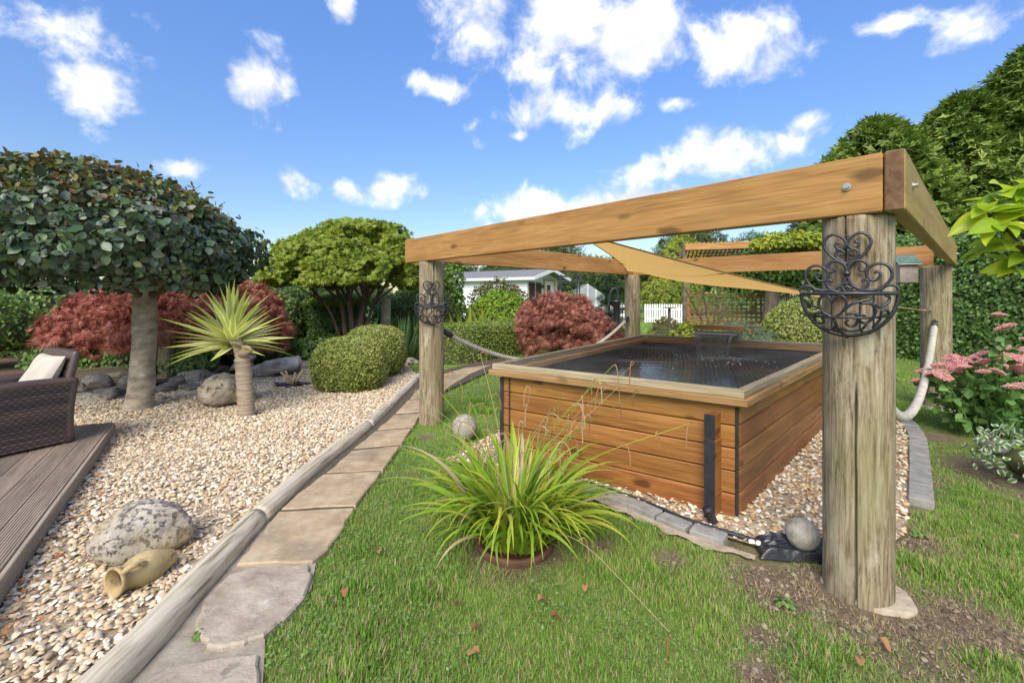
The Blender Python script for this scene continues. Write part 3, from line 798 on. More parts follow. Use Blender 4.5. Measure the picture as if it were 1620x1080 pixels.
post(NEARP, .139, -.1, BZ0 - .003, 1, [(face_ang(NEARP, -.05), -.3, 1.02, .035), (face_ang(NEARP, .9), .5, 2, .03), (face_ang(NEARP, -.35), 1.25, 2, .03)])
post(LP, .135, -.25, BZ0 - .003, 2, [(face_ang(LP, .2), .9, 2, .04)])
post(RP, .148, -.2, BZ0 - .003, 3, [(face_ang(RP, .35), .2, 2.2, .06)])
post(BP, .142, -.2, BZ0 - .003, 4, [(face_ang(BP, .5), .3, 2, .05)])
def bolt(p, d, r=.016):
    mb = MB(); p = np.array(p); d = nrm(d)
    mb.tube([p, p + d * .006], r * 1.5, 16); mb.tube([p + d * .004, p + d * .02], r * .85, 6)
    return mb.obj('bolt', galv, perg)
galv = pm('galvanised_steel', [(.3, (.32, .31, .28)), (.7, (.5, .49, .46))], 30, rough=.4, metal=.8, bump=.2)
def onface(px, py, a, n):
    """pixel ray met with the vertical plane through a with normal n"""
    d = np.array(((px - 810) / FP, 1.0)); t = (a @ n) / (d @ n)
    return np.array((*(d * t), EYE + (HZ - py) / FP * t))
eg = woodmat('end_grain', (.22, .125, .06), (.15, .08, .035), (.09, .045, .02), .7, 0, grain=30)
_o = sN + sin_ * TH / 2; plank('end_grain', (*(_o - su * .004), bz), (*(_o + su * .001), bz), TH - .008, bh - .008, eg, perg, .001)
_o = fL + fin * TH / 2; plank('end_grain', (*(_o - fu * .001), bz), (*(_o + fu * .004), bz), TH - .008, bh - .008, eg, perg, .001)
bolt(onface(1340, 296, fN, fin), (*-fin, 0), .012)
bolt(onface(1444, 294, sN, sin_), (*-sin_, 0), .012)
bolt(onface(1514, 389, sN, sin_) if False else (*(sR - su * .18), 1.9), (*-sin_, 0), .012)
# footing of old concrete round the near post
def blobdisc(name, c, r, z, h, mat, parent, seed, n=40, amp=.35):
    a = np.linspace(0, 2 * math.pi, n, endpoint=False)
    D = np.stack([np.cos(a), np.sin(a), 0 * a], 1); rr = r * (1 + amp * (fbm(D, 1.5, seed) - .5) * 2 + .1 * (vnoise(D, 7, seed) - .5))
    V = np.concatenate([np.c_[c[0] + rr * np.cos(a), c[1] + rr * np.sin(a), 0 * a + z - .03], np.c_[c[0] + rr * np.cos(a), c[1] + rr * np.sin(a), 0 * a + z + h * .6], np.c_[c[0] + .9 * rr * np.cos(a), c[1] + .9 * rr * np.sin(a), 0 * a + z + h]])
    F = [(q * n + i, q * n + (i + 1) % n, (q + 1) * n + (i + 1) % n, (q + 1) * n + i) for q in (0, 1) for i in range(n)] + [tuple(2 * n + i for i in range(n))]
    return mk(name, V, F, mat, parent, True)
blobdisc('footing', NEARP + np.array((.045, -.005)), .163, -.006, .012, mortar_mat, perg, 8, amp=.28)
blobdisc('footing', RP + np.array((.0, -.05)), .21, -.005, .02, concrete, perg, 9, amp=.25)

# ------------------------------------------------------------------ raised pond
pond = thing('raised_pond', 'raised wooden garden pond of varnished orange boards covered with netting', 'pond', (1.7, 4.6, 0))
Q = np.array([(1.41, 2.69), (-.2, 3.80), (1.88, 6.63), (3.95, 5.28)])      # rim corners: near, left, back, right
qc = Q.mean(0)
def inset(Q, d):
    out = []
    for i in range(4):
        a, b, c = Q[i - 1], Q[i], Q[(i + 1) % 4]
        e1, e2 = nrm(a - b), nrm(c - b); s = abs(e1[0] * e2[1] - e1[1] * e2[0])
        out.append(b + (e1 + e2) * d / s)
    return np.array(out)
WQ = inset(Q, .075)
NB = 5; WH = .725; BHt = (WH - .012) / NB
def wall(a, b, ov):
    u = nrm(b - a); inn = np.array((-u[1], u[0])); inn = inn if inn @ (qc - a) > 0 else -inn
    for k in range(NB):
        z = .012 + (k + .5) * BHt
        o = (a + inn * .0225, b + inn * .0225)
        plank('board', (*(o[0] + u * ov), z), (*(o[1] - u * ov), z), .045 - .0015 * (k % 2), BHt - .006, pond_wood, pond, .007)
wall(WQ[0], WQ[1], .0); wall(WQ[1], WQ[2], .048); wall(WQ[2], WQ[3], 0); wall(WQ[3], WQ[0], .048)
# inner lining behind the boards
LQ = inset(WQ, .05)
mb = MB()
for i in range(4):
    a, b = LQ[i], LQ[(i + 1) % 4]
    mb.add([(*a, .0), (*b, .0), (*b, WH - .01), (*a, WH - .01)], [(0, 1, 2, 3)])
mb.obj('lining', rubber, pond)
# black tipped interlocking log ends beside the corners
u01 = nrm(WQ[1] - WQ[0]); out01 = np.array((u01[1], -u01[0])); out01 = out01 if out01 @ (qc - WQ[0]) < 0 else -out01
sdir = -nrm(Q[3] - Q[0])
def logend(c, z0, z1, w, dep):
    a = plank('log_end', (*(c - sdir * .03), (z0 + z1) / 2), (*(c + sdir * dep), (z0 + z1) / 2), w, z1 - z0, pond_wood, pond, .004)
    e = c + sdir * dep
    plank('end_cap', (*(e - sdir * .001), (z0 + z1) / 2), (*(e + sdir * .006), (z0 + z1) / 2), w + .003, z1 - z0 + .003, black_paint, a, .002)
c0 = WQ[0] + u01 * .125
logend(c0, .0, .50, .062, .105)
logend(c0 + u01 * .004, .505, .655, .062, .092)
for k in range(5): pass
c1 = WQ[0] + u01 * (np.linalg.norm(WQ[1] - WQ[0]) - .03)
plank('corner_strip', (*(WQ[0] + out01 * .006 + u01 * .004), .01), (*(WQ[0] + out01 * .006 + u01 * .004), .70), .016, .016, black_paint, pond, .002, up=(0, 1, 0))
plank('corner_strip', (*(WQ[1] + out01 * .006 - u01 * .012), .02), (*(WQ[1] + out01 * .006 - u01 * .012), .70), .03, .03, black_paint, pond, .002, up=(0, 1, 0))
c2 = WQ[1] - u01 * .09
plank('corner_strip', (*(c2 + out01 * .004), .02), (*(c2 + out01 * .004), .70), .012, .012, black_paint, pond, .002, up=(0, 1, 0))
# rim planks and the net frame lying on them
def mitre(name, O, I, i, z0, z1, mat, parent):
    a, b, c, d = O[i], O[(i + 1) % 4], I[(i + 1) % 4], I[i]
    u = nrm(b - a); g_ = .0015 * u; a = a + g_; d = d + g_; b = b - g_; c = c - g_
    M = frame((*((a + b + c + d) / 4), (z0 + z1) / 2), (*u, 0)); Mi = M.inverted(); ch = .005
    ctr = (a + b + c + d) / 4; V = []
    for (k, z) in ((0, z0), (0, z1 - ch), (ch, z1)):
        for p in (a, b, c, d):
            q = p + (np.array((0, 0)) if not k else nrm(((c + d) / 2 if (p is a or p is b) else (a + b) / 2) - (a + b) / 2 if (p is a or p is b) else (a + b) / 2 - (c + d) / 2) * k)
            V.append(Mi @ Vector((*q, z)))
    F = [(0, 1, 5, 4), (1, 2, 6, 5), (2, 3, 7, 6), (3, 0, 4, 7), (4, 5, 9, 8), (5, 6, 10, 9), (6, 7, 11, 10), (7, 4, 8, 11), (8, 9, 10, 11), (3, 2, 1, 0)]
    bm = bmesh.new(); vv = [bm.verts.new(v) for v in V]
    for f in F: bm.faces.new([vv[k] for k in f])
    bmesh.ops.recalc_face_normals(bm, faces=bm.faces); me = bpy.data.meshes.new(name); bm.to_mesh(me); bm.free(); me.materials.append(mat)
    return reg(bpy.data.objects.new(name, me), M, parent)
IQ = inset(Q, .14)
for i in range(4): mitre('rim_plank', Q, IQ, i, WH + .002, WH + .045, rim_wood, pond)
netf = thing('net_frame', 'weathered grey timber frame with black netting lying on the pond rim', 'net frame', (1.7, 4.6, WH + .05))
FZ = WH + .048
FO, FI = inset(Q, .022), inset(Q, .078)
for i in range(4): mitre('frame_rail', FO, FI, i, FZ, FZ + .045, grey_wood, netf)
# netting: diagonal strands, slightly sagging
net_mat = pm('net_cord', [(.3, (.06, .06, .06)), (.7, (.15, .15, .145))], 5, rough=.6, bump=0)
def netting():
    G = inset(Q, .03); V = []; F = []
    Z0 = FZ + .043
    def pt(s, t):
        p = (G[0] * (1 - s) + G[1] * s) * (1 - t) + (G[3] * (1 - s) + G[2] * s) * t
        sag = 1 - (2 * s - 1) ** 2; sag *= 1 - (2 * t - 1) ** 2
        w = .012 * math.sin(9 * s + 14 * t) + .008 * math.sin(23 * t - 6 * s)
        return np.array((p[0], p[1], Z0 - .035 * sag + w * sag))
    ns, nt = 62, 100
    def strand(pts):
        P = np.array(pts); T = nrm(np.gradient(P, axis=0)); s = nrm(np.cross(T, (0, 0, 1.))); r = .0010
        for o in (s * r, -s * r * .5 + np.array((0, 0, r)), -s * r * .5 - np.array((0, 0, r))): V.append(P + o)
        return len(P)
    b = 0
    def emit(pts):
        nonlocal b
        m = strand(pts)
        i = np.arange(m - 1)
        for k in range(3):
            k2 = (k + 1) % 3
            F.append(np.stack([b + k * m + i, b + k * m + i + 1, b + k2 * m + i + 1, b + k2 * m + i], 1))
        b += 3 * m
    sl = 2.0                                                   # diamonds: strands run both ways
    for sg in (1, -1):
        for k in range(-38, 98):
            s0 = k / 60.0
            pts = []
            for j in range(0, 49):
                t = j / 48; s = (s0 + sg * (t - .5) * .62) if sg > 0 else (s0 + sg * (t - .5) * .62)
                if 0 <= s <= 1: pts.append(pt(s, t))
            if len(pts) > 3: emit(pts)
    V_ = np.concatenate(V); F_ = np.concatenate(F)
    o = mk('netting', V_, F_, net_mat, netf); o['kind'] = 'stuff'
netting()
# water
m, t = new_mat('pond_water')
gco = t.n('ShaderNodeNewGeometry').outputs['Position']
w1 = t.n('ShaderNodeTexNoise', {'Vector': gco, 'Scale': 9.0, 'Detail': 3, 'Distortion': .8}).outputs[0]
w2 = t.n('ShaderNodeTexNoise', {'Vector': gco, 'Scale': 38.0, 'Detail': 2}).outputs[0]
finish(t, (.006, .008, .011, 1), .04, t.math('ADD', w1, t.math('MULTIPLY', w2, .35)), .06, .05, 0, .5)
water_mat = m
V = [(*p, .62) for p in LQ]; V = V + []
wo = mk('water', [(*p, .60) for p in LQ], [(0, 1, 2, 3)] if np.cross(LQ[1] - LQ[0], LQ[2] - LQ[1]) > 0 else [(3, 2, 1, 0)], water_mat); tag(wo, kind='structure')
# bubbles and foam where the spout falls
foam_mat = pm('foam', [(.3, (.6, .62, .62)), (.7, (.8, .8, .8))], 20, rough=.5, bump=0)
g = np.random.default_rng(5); mbf = MB()
fall_c = np.array((2.72, 5.85))
for k in range(150):
    a = g.uniform(0, 6.28); r = abs(g.normal()) * .5
    c = fall_c + np.array((math.cos(a), math.sin(a))) * r + np.array((-.25, -.35)) * r
    if not inside(inset(LQ, .05), c[None])[0]: continue
    q = g.uniform(.004, .014); n = 7
    ang = np.arange(n) * 2 * math.pi / n
    rr = q * g.uniform(.6, 1.2, n)
    mbf.add([(c[0] + rr[i] * math.cos(ang[i]), c[1] + rr[i] * math.sin(ang[i]), .602) for i in range(n)] + [(c[0], c[1], .606)], [(i, (i + 1) % n, n) for i in range(n)])
for k in range(160):
    c = g.normal(size=2) * (.30, .12); c = gp(925, 592, .6)[:2] * .0 + np.array((.78, 3.75)) + c @ np.array([[.8, -.6], [.6, .8]])
    if not inside(inset(LQ, .04), c[None])[0]: continue
    q = g.uniform(.004, .016); n = 7; ang = np.arange(n) * 2 * math.pi / n; rr = q * g.uniform(.6, 1.2, n)
    mbf.add([(c[0] + rr[i] * math.cos(ang[i]), c[1] + rr[i] * math.sin(ang[i]), .602) for i in range(n)] + [(c[0], c[1], .606)], [(i, (i + 1) % n, n) for i in range(n)])
tag(mbf.obj('foam', foam_mat), 'scattered white bubbles floating on the dark pond water', 'foam', kind='stuff')
# water spout
spout = thing('water_spout', 'grey steel water blade spout with timber lid behind the pond', 'spout', (2.9, 6.15, .0))
u23 = nrm(WQ[3] - WQ[2]); inw = np.array((-u23[1], u23[0])); inw = inw if inw @ (qc - WQ[2]) > 0 else -inw
sc = at(1135, 535, 6.1)[:2] * 1.0
steel = pm('dull_steel', [(.3, (.16, .16, .155)), (.7, (.27, .27, .26))], 10, rough=.4, metal=.6, bump=.2)
plank('box', (*(sc - u23 * .28 - inw * .05), .83), (*(sc + u23 * .28 - inw * .05), .83), .26, .12, steel, spout, .01)
plank('lip', (*(sc - u23 * .27 + inw * .22), .885), (*(sc + u23 * .27 + inw * .22), .885), .30, .012, steel, spout, .003)
plank('lid', (*(sc - u23 * .31 - inw * .12), .945), (*(sc + u23 * .31 - inw * .12), .945), .14, .06, rim_wood, spout, .004)
plank('support', (*(sc - u23 * .2 - inw * .1), .36), (*(sc + u23 * .2 - inw * .1), .36), .2, .7, rim_wood, spout, .004)
m, t = new_mat('falling_water')
b = t.n('ShaderNodeBsdfPrincipled', {'Base Color': (.9, .95, 1, 1), 'Roughness': .08, 'Transmission Weight': .95, 'IOR': 1.2})
o_ = t.n('ShaderNodeOutputMaterial'); t.t.links.new(b.outputs[0], o_.inputs[0]); fall_mat = m
mb = MB(); g = np.random.default_rng(3)
for k in range(15):
    x = -.24 + .48 * k / 14 + g.normal() * .006
    P = [(*(sc + u23 * x * (1 - .25 * j / 6) + inw * (.37 + .07 * (j / 6) ** .6)), .88 - .28 * (j / 6) ** 1.8) for j in range(7)]
    mb.tube(P, g.uniform(.004, .011), 5)
mb.obj('falling_water', fall_mat, spout, True)

# ------------------------------------------------------------------ edging blocks, liner, spotlight, stone balls
kerb = thing('block_edging', 'row of grey paving blocks edging the gravel round the pond', 'edging', (1.0, 2.8, 0))
def blocks(E, w, L, off, side):
    E = np.asarray(E)[:, :2]; s = np.concatenate([[0], np.cumsum(np.linalg.norm(np.diff(E, axis=0), axis=1))])
    k = 0; x = 0
    while x + L <= s[-1] + 1e-6:
        a = np.array([np.interp(x + .005, s, E[:, i]) for i in (0, 1)]); b = np.array([np.interp(x + L - .005, s, E[:, i]) for i in (0, 1)])
        u = nrm(b - a); nn = np.array((u[1], -u[0])) * side
        dz = random.uniform(-.003, .003)
        plank('paving_block', (*(a + nn * w / 2), .012 + dz), (*(b + nn * w / 2), .012 + dz), w, .06, block_mat, kerb, .005)
        x += L; k += 1
blocks(EDGE[9:], .105, .195, 0, 1)
blocks(EDGE_R[4:], .13, .16, 0, 1)
mb = MB(); E3 = np.c_[EDGE[9:] + np.array((.012, .025)), np.full(len(EDGE[9:]), .03)]
E3 = np.vstack([E3, [(1.5, 2.44, .03)]])
mb.tube(smoothpath(E3, 3), .014, 8)
tag(mb.obj('liner_edge', rubber, smooth=True), 'black rubber liner edge running behind the grey paving blocks', 'liner')
# mortar strip in front of the blocks
E = EDGE[10:]; E = np.stack([np.interp(np.linspace(0, 1, 90), np.linspace(0, 1, len(E)), E[:, i]) for i in (0, 1)], 1); T = nrm(np.gradient(E, axis=0)); nO = np.c_[T[:, 1], -T[:, 0]]
st_in = E + nO * .10; rr = .165 + .20 * (fbm(np.c_[E, 0 * E[:, 0]], 8, 5, 4) - .5); st_out = E + nO * rr[:, None]
V = np.r_[np.c_[st_in, np.full(len(E), .014)], np.c_[st_out, .002 + .012 * fbm(np.c_[E, 0 * E[:, 0]], 20, 6)]]; n = len(E)
tag(mk('mortar_strip', V, [(i, i + n, i + n + 1, i + 1) for i in range(n - 1)], mortar_mat, smooth=True), kind='structure')
# crumpled liner under the stone ball
def crumple(c, rx, ry, ang, label, seed):
    n = 46; x = np.linspace(-1, 1, n); X, Y = np.meshgrid(x, x)
    P = np.stack([X, Y, 0 * X], 2)
    edge = np.clip(1 - np.maximum(np.abs(X), np.abs(Y)), 0, 1)
    z = .03 + .05 * np.abs(fbm(P * np.array((1, 2.2, 1)), 2.2, seed, 3) - .5) * 2 + .02 * vnoise(P, 5, seed)
    z = z * np.clip(edge * 6, 0, 1) + .006
    ca, sa = math.cos(ang), math.sin(ang); k = 1 + .2 * (vnoise(P, 1.5, seed + 2) - .5)
    V = np.stack([c[0] + k * (X * rx * ca - Y * ry * sa), c[1] + k * (X * rx * sa + Y * ry * ca), z], 2).reshape(-1, 3)
    i = np.arange(n - 1)[:, None] * n + np.arange(n - 1)[None]
    F = np.stack([i, i + 1, i + n + 1, i + n], 2).reshape(-1, 4)
    return tag(mk('crumpled_liner', V, F, rubber, smooth=True), label, 'liner')
crumple((1.56, 2.43), .22, .085, -.15, 'crumpled black plastic liner under the grey stone ball', 3)
def stone_ball(c, r, label, seed):
    bm = bmesh.new(); bmesh.ops.create_icosphere(bm, subdivisions=5, radius=1)
    V = np.array([v.co for v in bm.verts]); F = np.array([[v.index for v in f.verts] for f in bm.faces]); bm.free()
    V = V * (1 + .03 * (fbm(V, 1.5, seed) - .5) + .012 * (fbm(V, 9, seed + 1) - .5))[:, None] * r
    V[:, 2] = np.maximum(V[:, 2], -.93 * r)
    return tag(mk('stone_ball', V + np.array(c), F, ball_mat, smooth=True, org=c), label, 'stone ball')
stone_ball((1.565, 2.42, .112), .081, 'pitted grey stone ball resting on the crumpled black liner', 1)
stone_ball((-.46, 4.35, .115), .125, 'pitted grey stone ball behind the potted grass clump', 2)
sp = thing('garden_spotlight', 'small black garden spotlight leaning at the pond corner', 'spotlight', (1.22, 2.76, .02))
ps = np.array((1.215, 2.715, .02)); dv = nrm((-.35, .1, .9)); mb = MB()
mb.tube([ps, ps + dv * .012, ps + dv * .07, ps + dv * .075, ps + dv * .095], [.018, .024, .024, .030, .030], 14); mb.obj('lamp_body', black_paint, sp, True)
mb = MB(); mb.tube([ps + np.array((.03, 0, -.02)), ps + np.array((.012, 0, .035))], .007, 6); mb.obj('spike', black_paint, sp)
for (p, r, s) in (((1.31, 2.655, .02), (.035, .03, .022), 4), ((1.45, 2.675, .02), (.045, .03, .02), 6)):
    tag(rock('pebble_stone', p, r, rock_mat, None, s, .3, 3), 'small pale stone wedged under the pond corner, %s of the black strip' % ('left' if s == 4 else 'right'), 'stone', 'stones under the pond corner')

# ------------------------------------------------------------------ wall planters
def planter(pc, facing, label, width=.35):
    """pc: point on the post surface at rim height; facing: unit 2d normal"""
    k = width / 695.0; ky = .445 / 695.0
    th = thing('wall_planter', label, 'planter', (*pc[:2], pc[2] - .2), 'scrolled iron planters on the pergola posts')
    f = np.array((*facing, 0)); r = np.array((-facing[1], facing[0], 0)); r = r if np.dot(r[:2], (1, 0)) > 0 else -r
    def P2(pts, bulge=None, off=.012):
        out = []
        for x, y in pts:
            X = (x - 465) * k; Y = (550 - y) * ky; z = off
            if bulge is not None:
                q = 1 - (X / (width / 2)) ** 2 - (min(0, Y) / (.19)) ** 2
                z = off + bulge * math.sqrt(max(0, q))
            out.append(np.array(pc) + r * X + np.array((0, 0, Y)) + f * z)
        return np.array(out)
    mir = lambda pts: [(2 * 462 - x, y) for x, y in pts]
    def rod(mb, pts, rad, bulge=None, n=7):
        p = P2(pts, bulge); q = smoothpath(p, 5); mb.tube(q, np.linspace(1, .8, len(q)) * rad, n)
    bp = MB()
    half = [[(462, 405), (480, 352), (540, 308), (598, 262), (632, 200), (612, 150), (560, 128), (505, 148), (466, 190), (484, 228), (522, 234), (546, 208), (532, 186), (514, 196)],
            [(462, 345), (500, 318), (540, 285), (538, 252), (512, 240), (484, 258), (494, 280), (508, 272)],
            [(462, 405), (475, 352), (520, 322), (575, 324), (606, 350), (606, 376), (580, 394), (550, 382), (556, 366)],
            [(462, 412), (488, 480), (540, 514), (590, 510), (614, 480), (602, 452), (576, 458), (580, 474)],
            [(500, 545), (580, 525), (650, 528), (720, 502), (770, 442), (764, 384), (720, 350), (660, 350), (612, 380), (600, 420), (626, 456), (670, 456), (696, 420), (676, 400), (652, 412)],
            [(690, 532), (730, 500), (785, 494), (818, 524), (800, 545)],
            [(470, 540), (500, 500), (462, 470)], [(462, 500), (490, 515), (478, 530)]]
    for h in half:
        rod(bp, h, .0072); rod(bp, mir(h), .0072)
    bp.tube(P2([(462, 425), (462, 395)]), [.013, .016], 8); bp.tube(P2([(462, 150), (462, 132)]), [.010, .004], 6)
    bp.obj('back_scrolls', black_iron, th, True)
    R0 = width / 2; BD = .14
    rim = MB()
    rim.tube(P2([(118, 550), (812, 550)]), .008, 8)
    rim.tube([np.array(pc) + r * R0 * math.cos(a) + f * (.012 + BD * math.sin(a)) for a in np.linspace(0, math.pi, 36)], .0085, 8)
    rim.obj('rim', black_iron, th, True)
    bk = MB()
    ar = np.linspace(0, math.pi, 40)
    bk.tube([np.array(pc) + r * R0 * math.cos(a) + np.array((0, 0, -.19 * math.sin(a))) + f * .012 for a in ar], .008, 8)
    bowl = [[(465, 860), (400, 790), (370, 720), (300, 680), (266, 620), (290, 572), (340, 568), (366, 610), (400, 568), (450, 572), (466, 620), (430, 680), (380, 715)],
            [(440, 670), (500, 622), (570, 600), (620, 585), (632, 570)], [(560, 615), (630, 620), (660, 670), (625, 730), (580, 748), (548, 718), (565, 692), (592, 702)],
            [(466, 690), (520, 684), (545, 720), (522, 765), (480, 770), (458, 745), (478, 730)],
            [(640, 615), (690, 640), (740, 610), (752, 575), (725, 565)], [(700, 690), (745, 690), (735, 660), (700, 668), (690, 720), (640, 780)],
            [(150, 600), (200, 630), (260, 650)], [(300, 690), (240, 690), (228, 730), (262, 762), (300, 748), (290, 722)], [(180, 560), (215, 600), (190, 650), (160, 600)], [(190, 690), (230, 712), (222, 740)],
            [(400, 780), (480, 808), (560, 795), (600, 760)], [(280, 790), (340, 805), (390, 770)], [(380, 730), (392, 780), (360, 800), (420, 820), (465, 855)], [(560, 800), (600, 830), (680, 790)],
            [(150, 705), (300, 712), (465, 712), (620, 712), (770, 700)]]
    for b_ in bowl: rod(bk, b_, .0065, BD)
    bk.obj('basket', black_iron, th, True)
    # flat vertical bars at the back
    for x in (350, 555, 650): bb = MB(); bb.tube(P2([(x, 560), (x, 800)], None, .01), .004, 5); bb.obj('back_bar', black_iron, th)
    return th
fc = -nrm(NEARP - np.array((.05, .1)))
planter(np.array((*(NEARP + np.array((-.036, .012)) + fc * .143), 1.405)), fc, 'black scrolled iron wall planter on the nearest, thickest looking pergola post')
fl = -nrm(LP)
planter(np.array((*(LP + fl * .140), 1.4 - (484.5 - HZ) / FP * 4.83)), fl, 'black scrolled iron wall planter on the left pergola post')

# ------------------------------------------------------------------ ropes
def rope(a, b, sag, label, t0=0.0, t1=1.0, r=.026):
    a = np.array(a); b = np.array(b)
    th = thing('rope', label, 'rope', ((a + b) / 2)[:2].tolist() + [min(a[2], b[2]) - sag], 'thick twisted ropes slung between the pergola posts')
    t = np.linspace(t0, t1, 150); P = a + (b - a) * t[:, None]; P[:, 2] -= sag * 4 * t * (1 - t)
    L = np.linalg.norm(b - a); ph = t * L / .085 * 2 * math.pi
    T = nrm(np.gradient(P, axis=0)); s = nrm(np.cross(T, (0, 0, 1.))); w = np.cross(s, T)
    tt = np.linspace(t0, t1, int(L / .0105)); 
    PP = np.stack([np.interp(tt, t, P[:, i]) for i in range(3)], 1); TT = nrm(np.gradient(PP, axis=0)); ss = nrm(np.cross(TT, (0, 0, 1.))); ww = np.cross(ss, TT); ph = tt * L / .10 * 2 * math.pi
    for k in range(3):
        a_ = ph + k * 2.094
        mb = MB(); mb.tube(PP + (np.cos(a_)[:, None] * ss + np.sin(a_)[:, None] * ww) * r * .70, r * .42, 7); mb.obj('strand', rope_mat, th, True)
    for (e, d) in ((P[0], T[0]), (P[-1], -T[-1])):
        mb = MB(); mb.tube([e - d * .05, e - d * .045, e + d * .07, e + d * .085], [.016, .034, .036, .028], 10); o = mb.obj('end_cap', black_paint, th, True)
        mb = MB(); mb.tube([e - d * .05 + np.array((0, 0, .02 * math.cos(q))) - d * (.022 - .022 * math.sin(q)) for q in np.linspace(-1.5, 4.7, 14)], .005, 6); mb.obj('eye_hook', black_iron, th, True)
    return th
v = nrm(BP - LP)
rope((*(LP + v * .21), .965), (*(BP - v * .22), .95), .52, 'pale twisted rope slung behind the pond from the left pergola post')
v = nrm(RP - NEARP)
rope((*(RP - v * .22), 1.04), (*(NEARP + v * .23), 1.04), .62, 'thick white ribbed rope hanging low from the right pergola post', r=.032)

# ------------------------------------------------------------------ shade sail
m, t = new_mat('tan_sail')
n_ = t.n('ShaderNodeTexNoise', {'Vector': coords(t), 'Scale': 3.0, 'Detail': 7}).outputs[0]
c_ = t.ramp(n_, [(.35, (.50, .25, .055)), (.65, (.72, .43, .13))])
finish(t, c_, .85, None, 0, 0, 0, .2, .55, (.80, .50, .15, 1)); sail_mat = m
S1, S2, S3 = at(992, 429, 8.2), at(1346, 478, 4.55), np.array((.48, 3.35, 1.86))
def sail():
    n = 30; V = []; idx = {}
    G = (S1 + S2 + S3) / 3
    for i in range(n + 1):
        for j in range(n + 1 - i):
            a, b = i / n, j / n; c = 1 - a - b
            p = a * S1 + b * S2 + c * S3
            # concave hems
            pull = .42 * (a * b + b * c * 1.0 + c * a) * 0
            h = (4 * a * b * (1 - c) ** 2 * .14 + 4 * b * c * (1 - a) ** 2 * .10 + 4 * a * c * (1 - b) ** 2 * .07)
            p = p + (G - p) * h * 1.4
            p = p - np.array((0, 0, .10)) * (27 * a * b * c) ** 1 * 1.0
            idx[i, j] = len(V); V.append(p)
    F = []
    for i in range(n):
        for j in range(n - i):
            F.append((idx[i, j], idx[i + 1, j], idx[i, j + 1]))
            if i + j < n - 1: F.append((idx[i + 1, j], idx[i + 1, j + 1], idx[i, j + 1]))
    th = thing('shade_sail', 'tan triangular shade sail stretched under the pergola beams', 'shade sail', (2.0, 5.3, 1.5))
    mk('canopy', V, F, sail_mat, th, True)
    mb = MB()
    for e in ([idx[i, 0] for i in range(n + 1)], [idx[0, j] for j in range(n + 1)], [idx[i, n - i] for i in range(n + 1)]):
        mb.tube([V[q] + np.array((0, 0, .002)) for q in e], .007, 6)
    mb.obj('hem', pm('sail_hem', [(.3, (.13, .085, .035)), (.7, (.2, .14, .06))], 10, bump=.1), th, True)
    mb = MB(); a0, a1 = V[idx[int(n * .55), 0]], V[idx[0, int(n * .52)]]; mb.tube([a0 + (a1 - a0) * q - np.array((0, 0, .012 + .05 * math.sin(math.pi * q))) for q in np.linspace(0, 1, 14)], .005, 5); mb.obj('seam', pm('sail_seam', [(.3, (.3, .17, .05)), (.7, (.4, .24, .08))], 10, bump=.1), th)
    cordm = pm('tan_cord', [(.3, (.38, .28, .14)), (.7, (.5, .38, .2))], 20, bump=.2)
    mb = MB(); e2 = np.array((*(RP - nrm(RP - S2[:2]) * .15), 1.4 - (493 - HZ) / FP * 5.35)); mb.tube([S2, S2 + (e2 - S2) * .9], .006, 6); mb.obj('cord', cordm, th)
    mb = MB(); d = (e2 - S2)
    mb.tube([S2 + d * .9, S2 + d * .93, S2 + d * 1.0], [.012, .008, .008], 6); mb.obj('turnbuckle', galv, th, True)
    mb = MB(); e1 = np.array((*(BP - nrm(BP - S1[:2]) * .14), S1[2] + .02)); mb.tube([S1, e1], .006, 6); mb.obj('cord', cordm, th)
sail()

# ------------------------------------------------------------------ nest box
nb = thing('nest_box', 'small weathered wooden nest box with green striped roof on right post', 'nest box', (*at(1436, 449, 5.38)[:2], 1.5))
c = at(1433, 431, 5.36); fv = nrm((-c[0] * .5, -c[1])); c[2] = 1.4 + (HZ - 431) / FP * 5.36
fx = np.array((1, 0, 0)); MBx = frame(c, (.93, -.36, 0))
nbm = woodmat('nest_box_wood', (.50, .44, .38), (.42, .36, .30), (.3, .25, .2), .85, .1)
for (nm, lo, hi, mt) in (('front', (-.085, -.085, -.12), (.085, -.07, .10), nbm), ('side', (-.085, -.068, -.12), (-.07, .07, .12), nbm), ('side', (.07, -.068, -.12), (.085, .07, .12), nbm), ('back', (-.068, .055, -.12), (.068, .07, .14), nbm), ('floor', (-.068, -.068, -.12), (.068, .053, -.105), nbm)):
    mb = MB(); mb.box(lo, hi, MBx); mb.obj(nm, mt, nb)
gfelt = pm('green_roof', [(.3, (.05, .11, .085)), (.7, (.10, .17, .13))], 30, rough=.8, bump=.4); pale_ = pm('pale_batten', [(.3, (.42, .45, .40)), (.7, (.55, .57, .52))], 20, bump=.2)
for k in range(4):
    y0 = -.125 + k * .055; z0 = .088 + k * .030
    mb = MB(); mb.box((-.115, -.03, -.008), (.115, .03, .008), MBx @ Matrix.Translation((0, y0 + .03, z0 + .016)) @ Matrix.Rotation(.5, 4, 'X')); mb.obj('roof_slat', gfelt, nb)
    mb = MB(); mb.box((-.113, -.004, -.004), (.113, .004, .004), MBx @ Matrix.Translation((0, y0 + .004, z0 + .006))); mb.obj('roof_batten', pale_, nb)
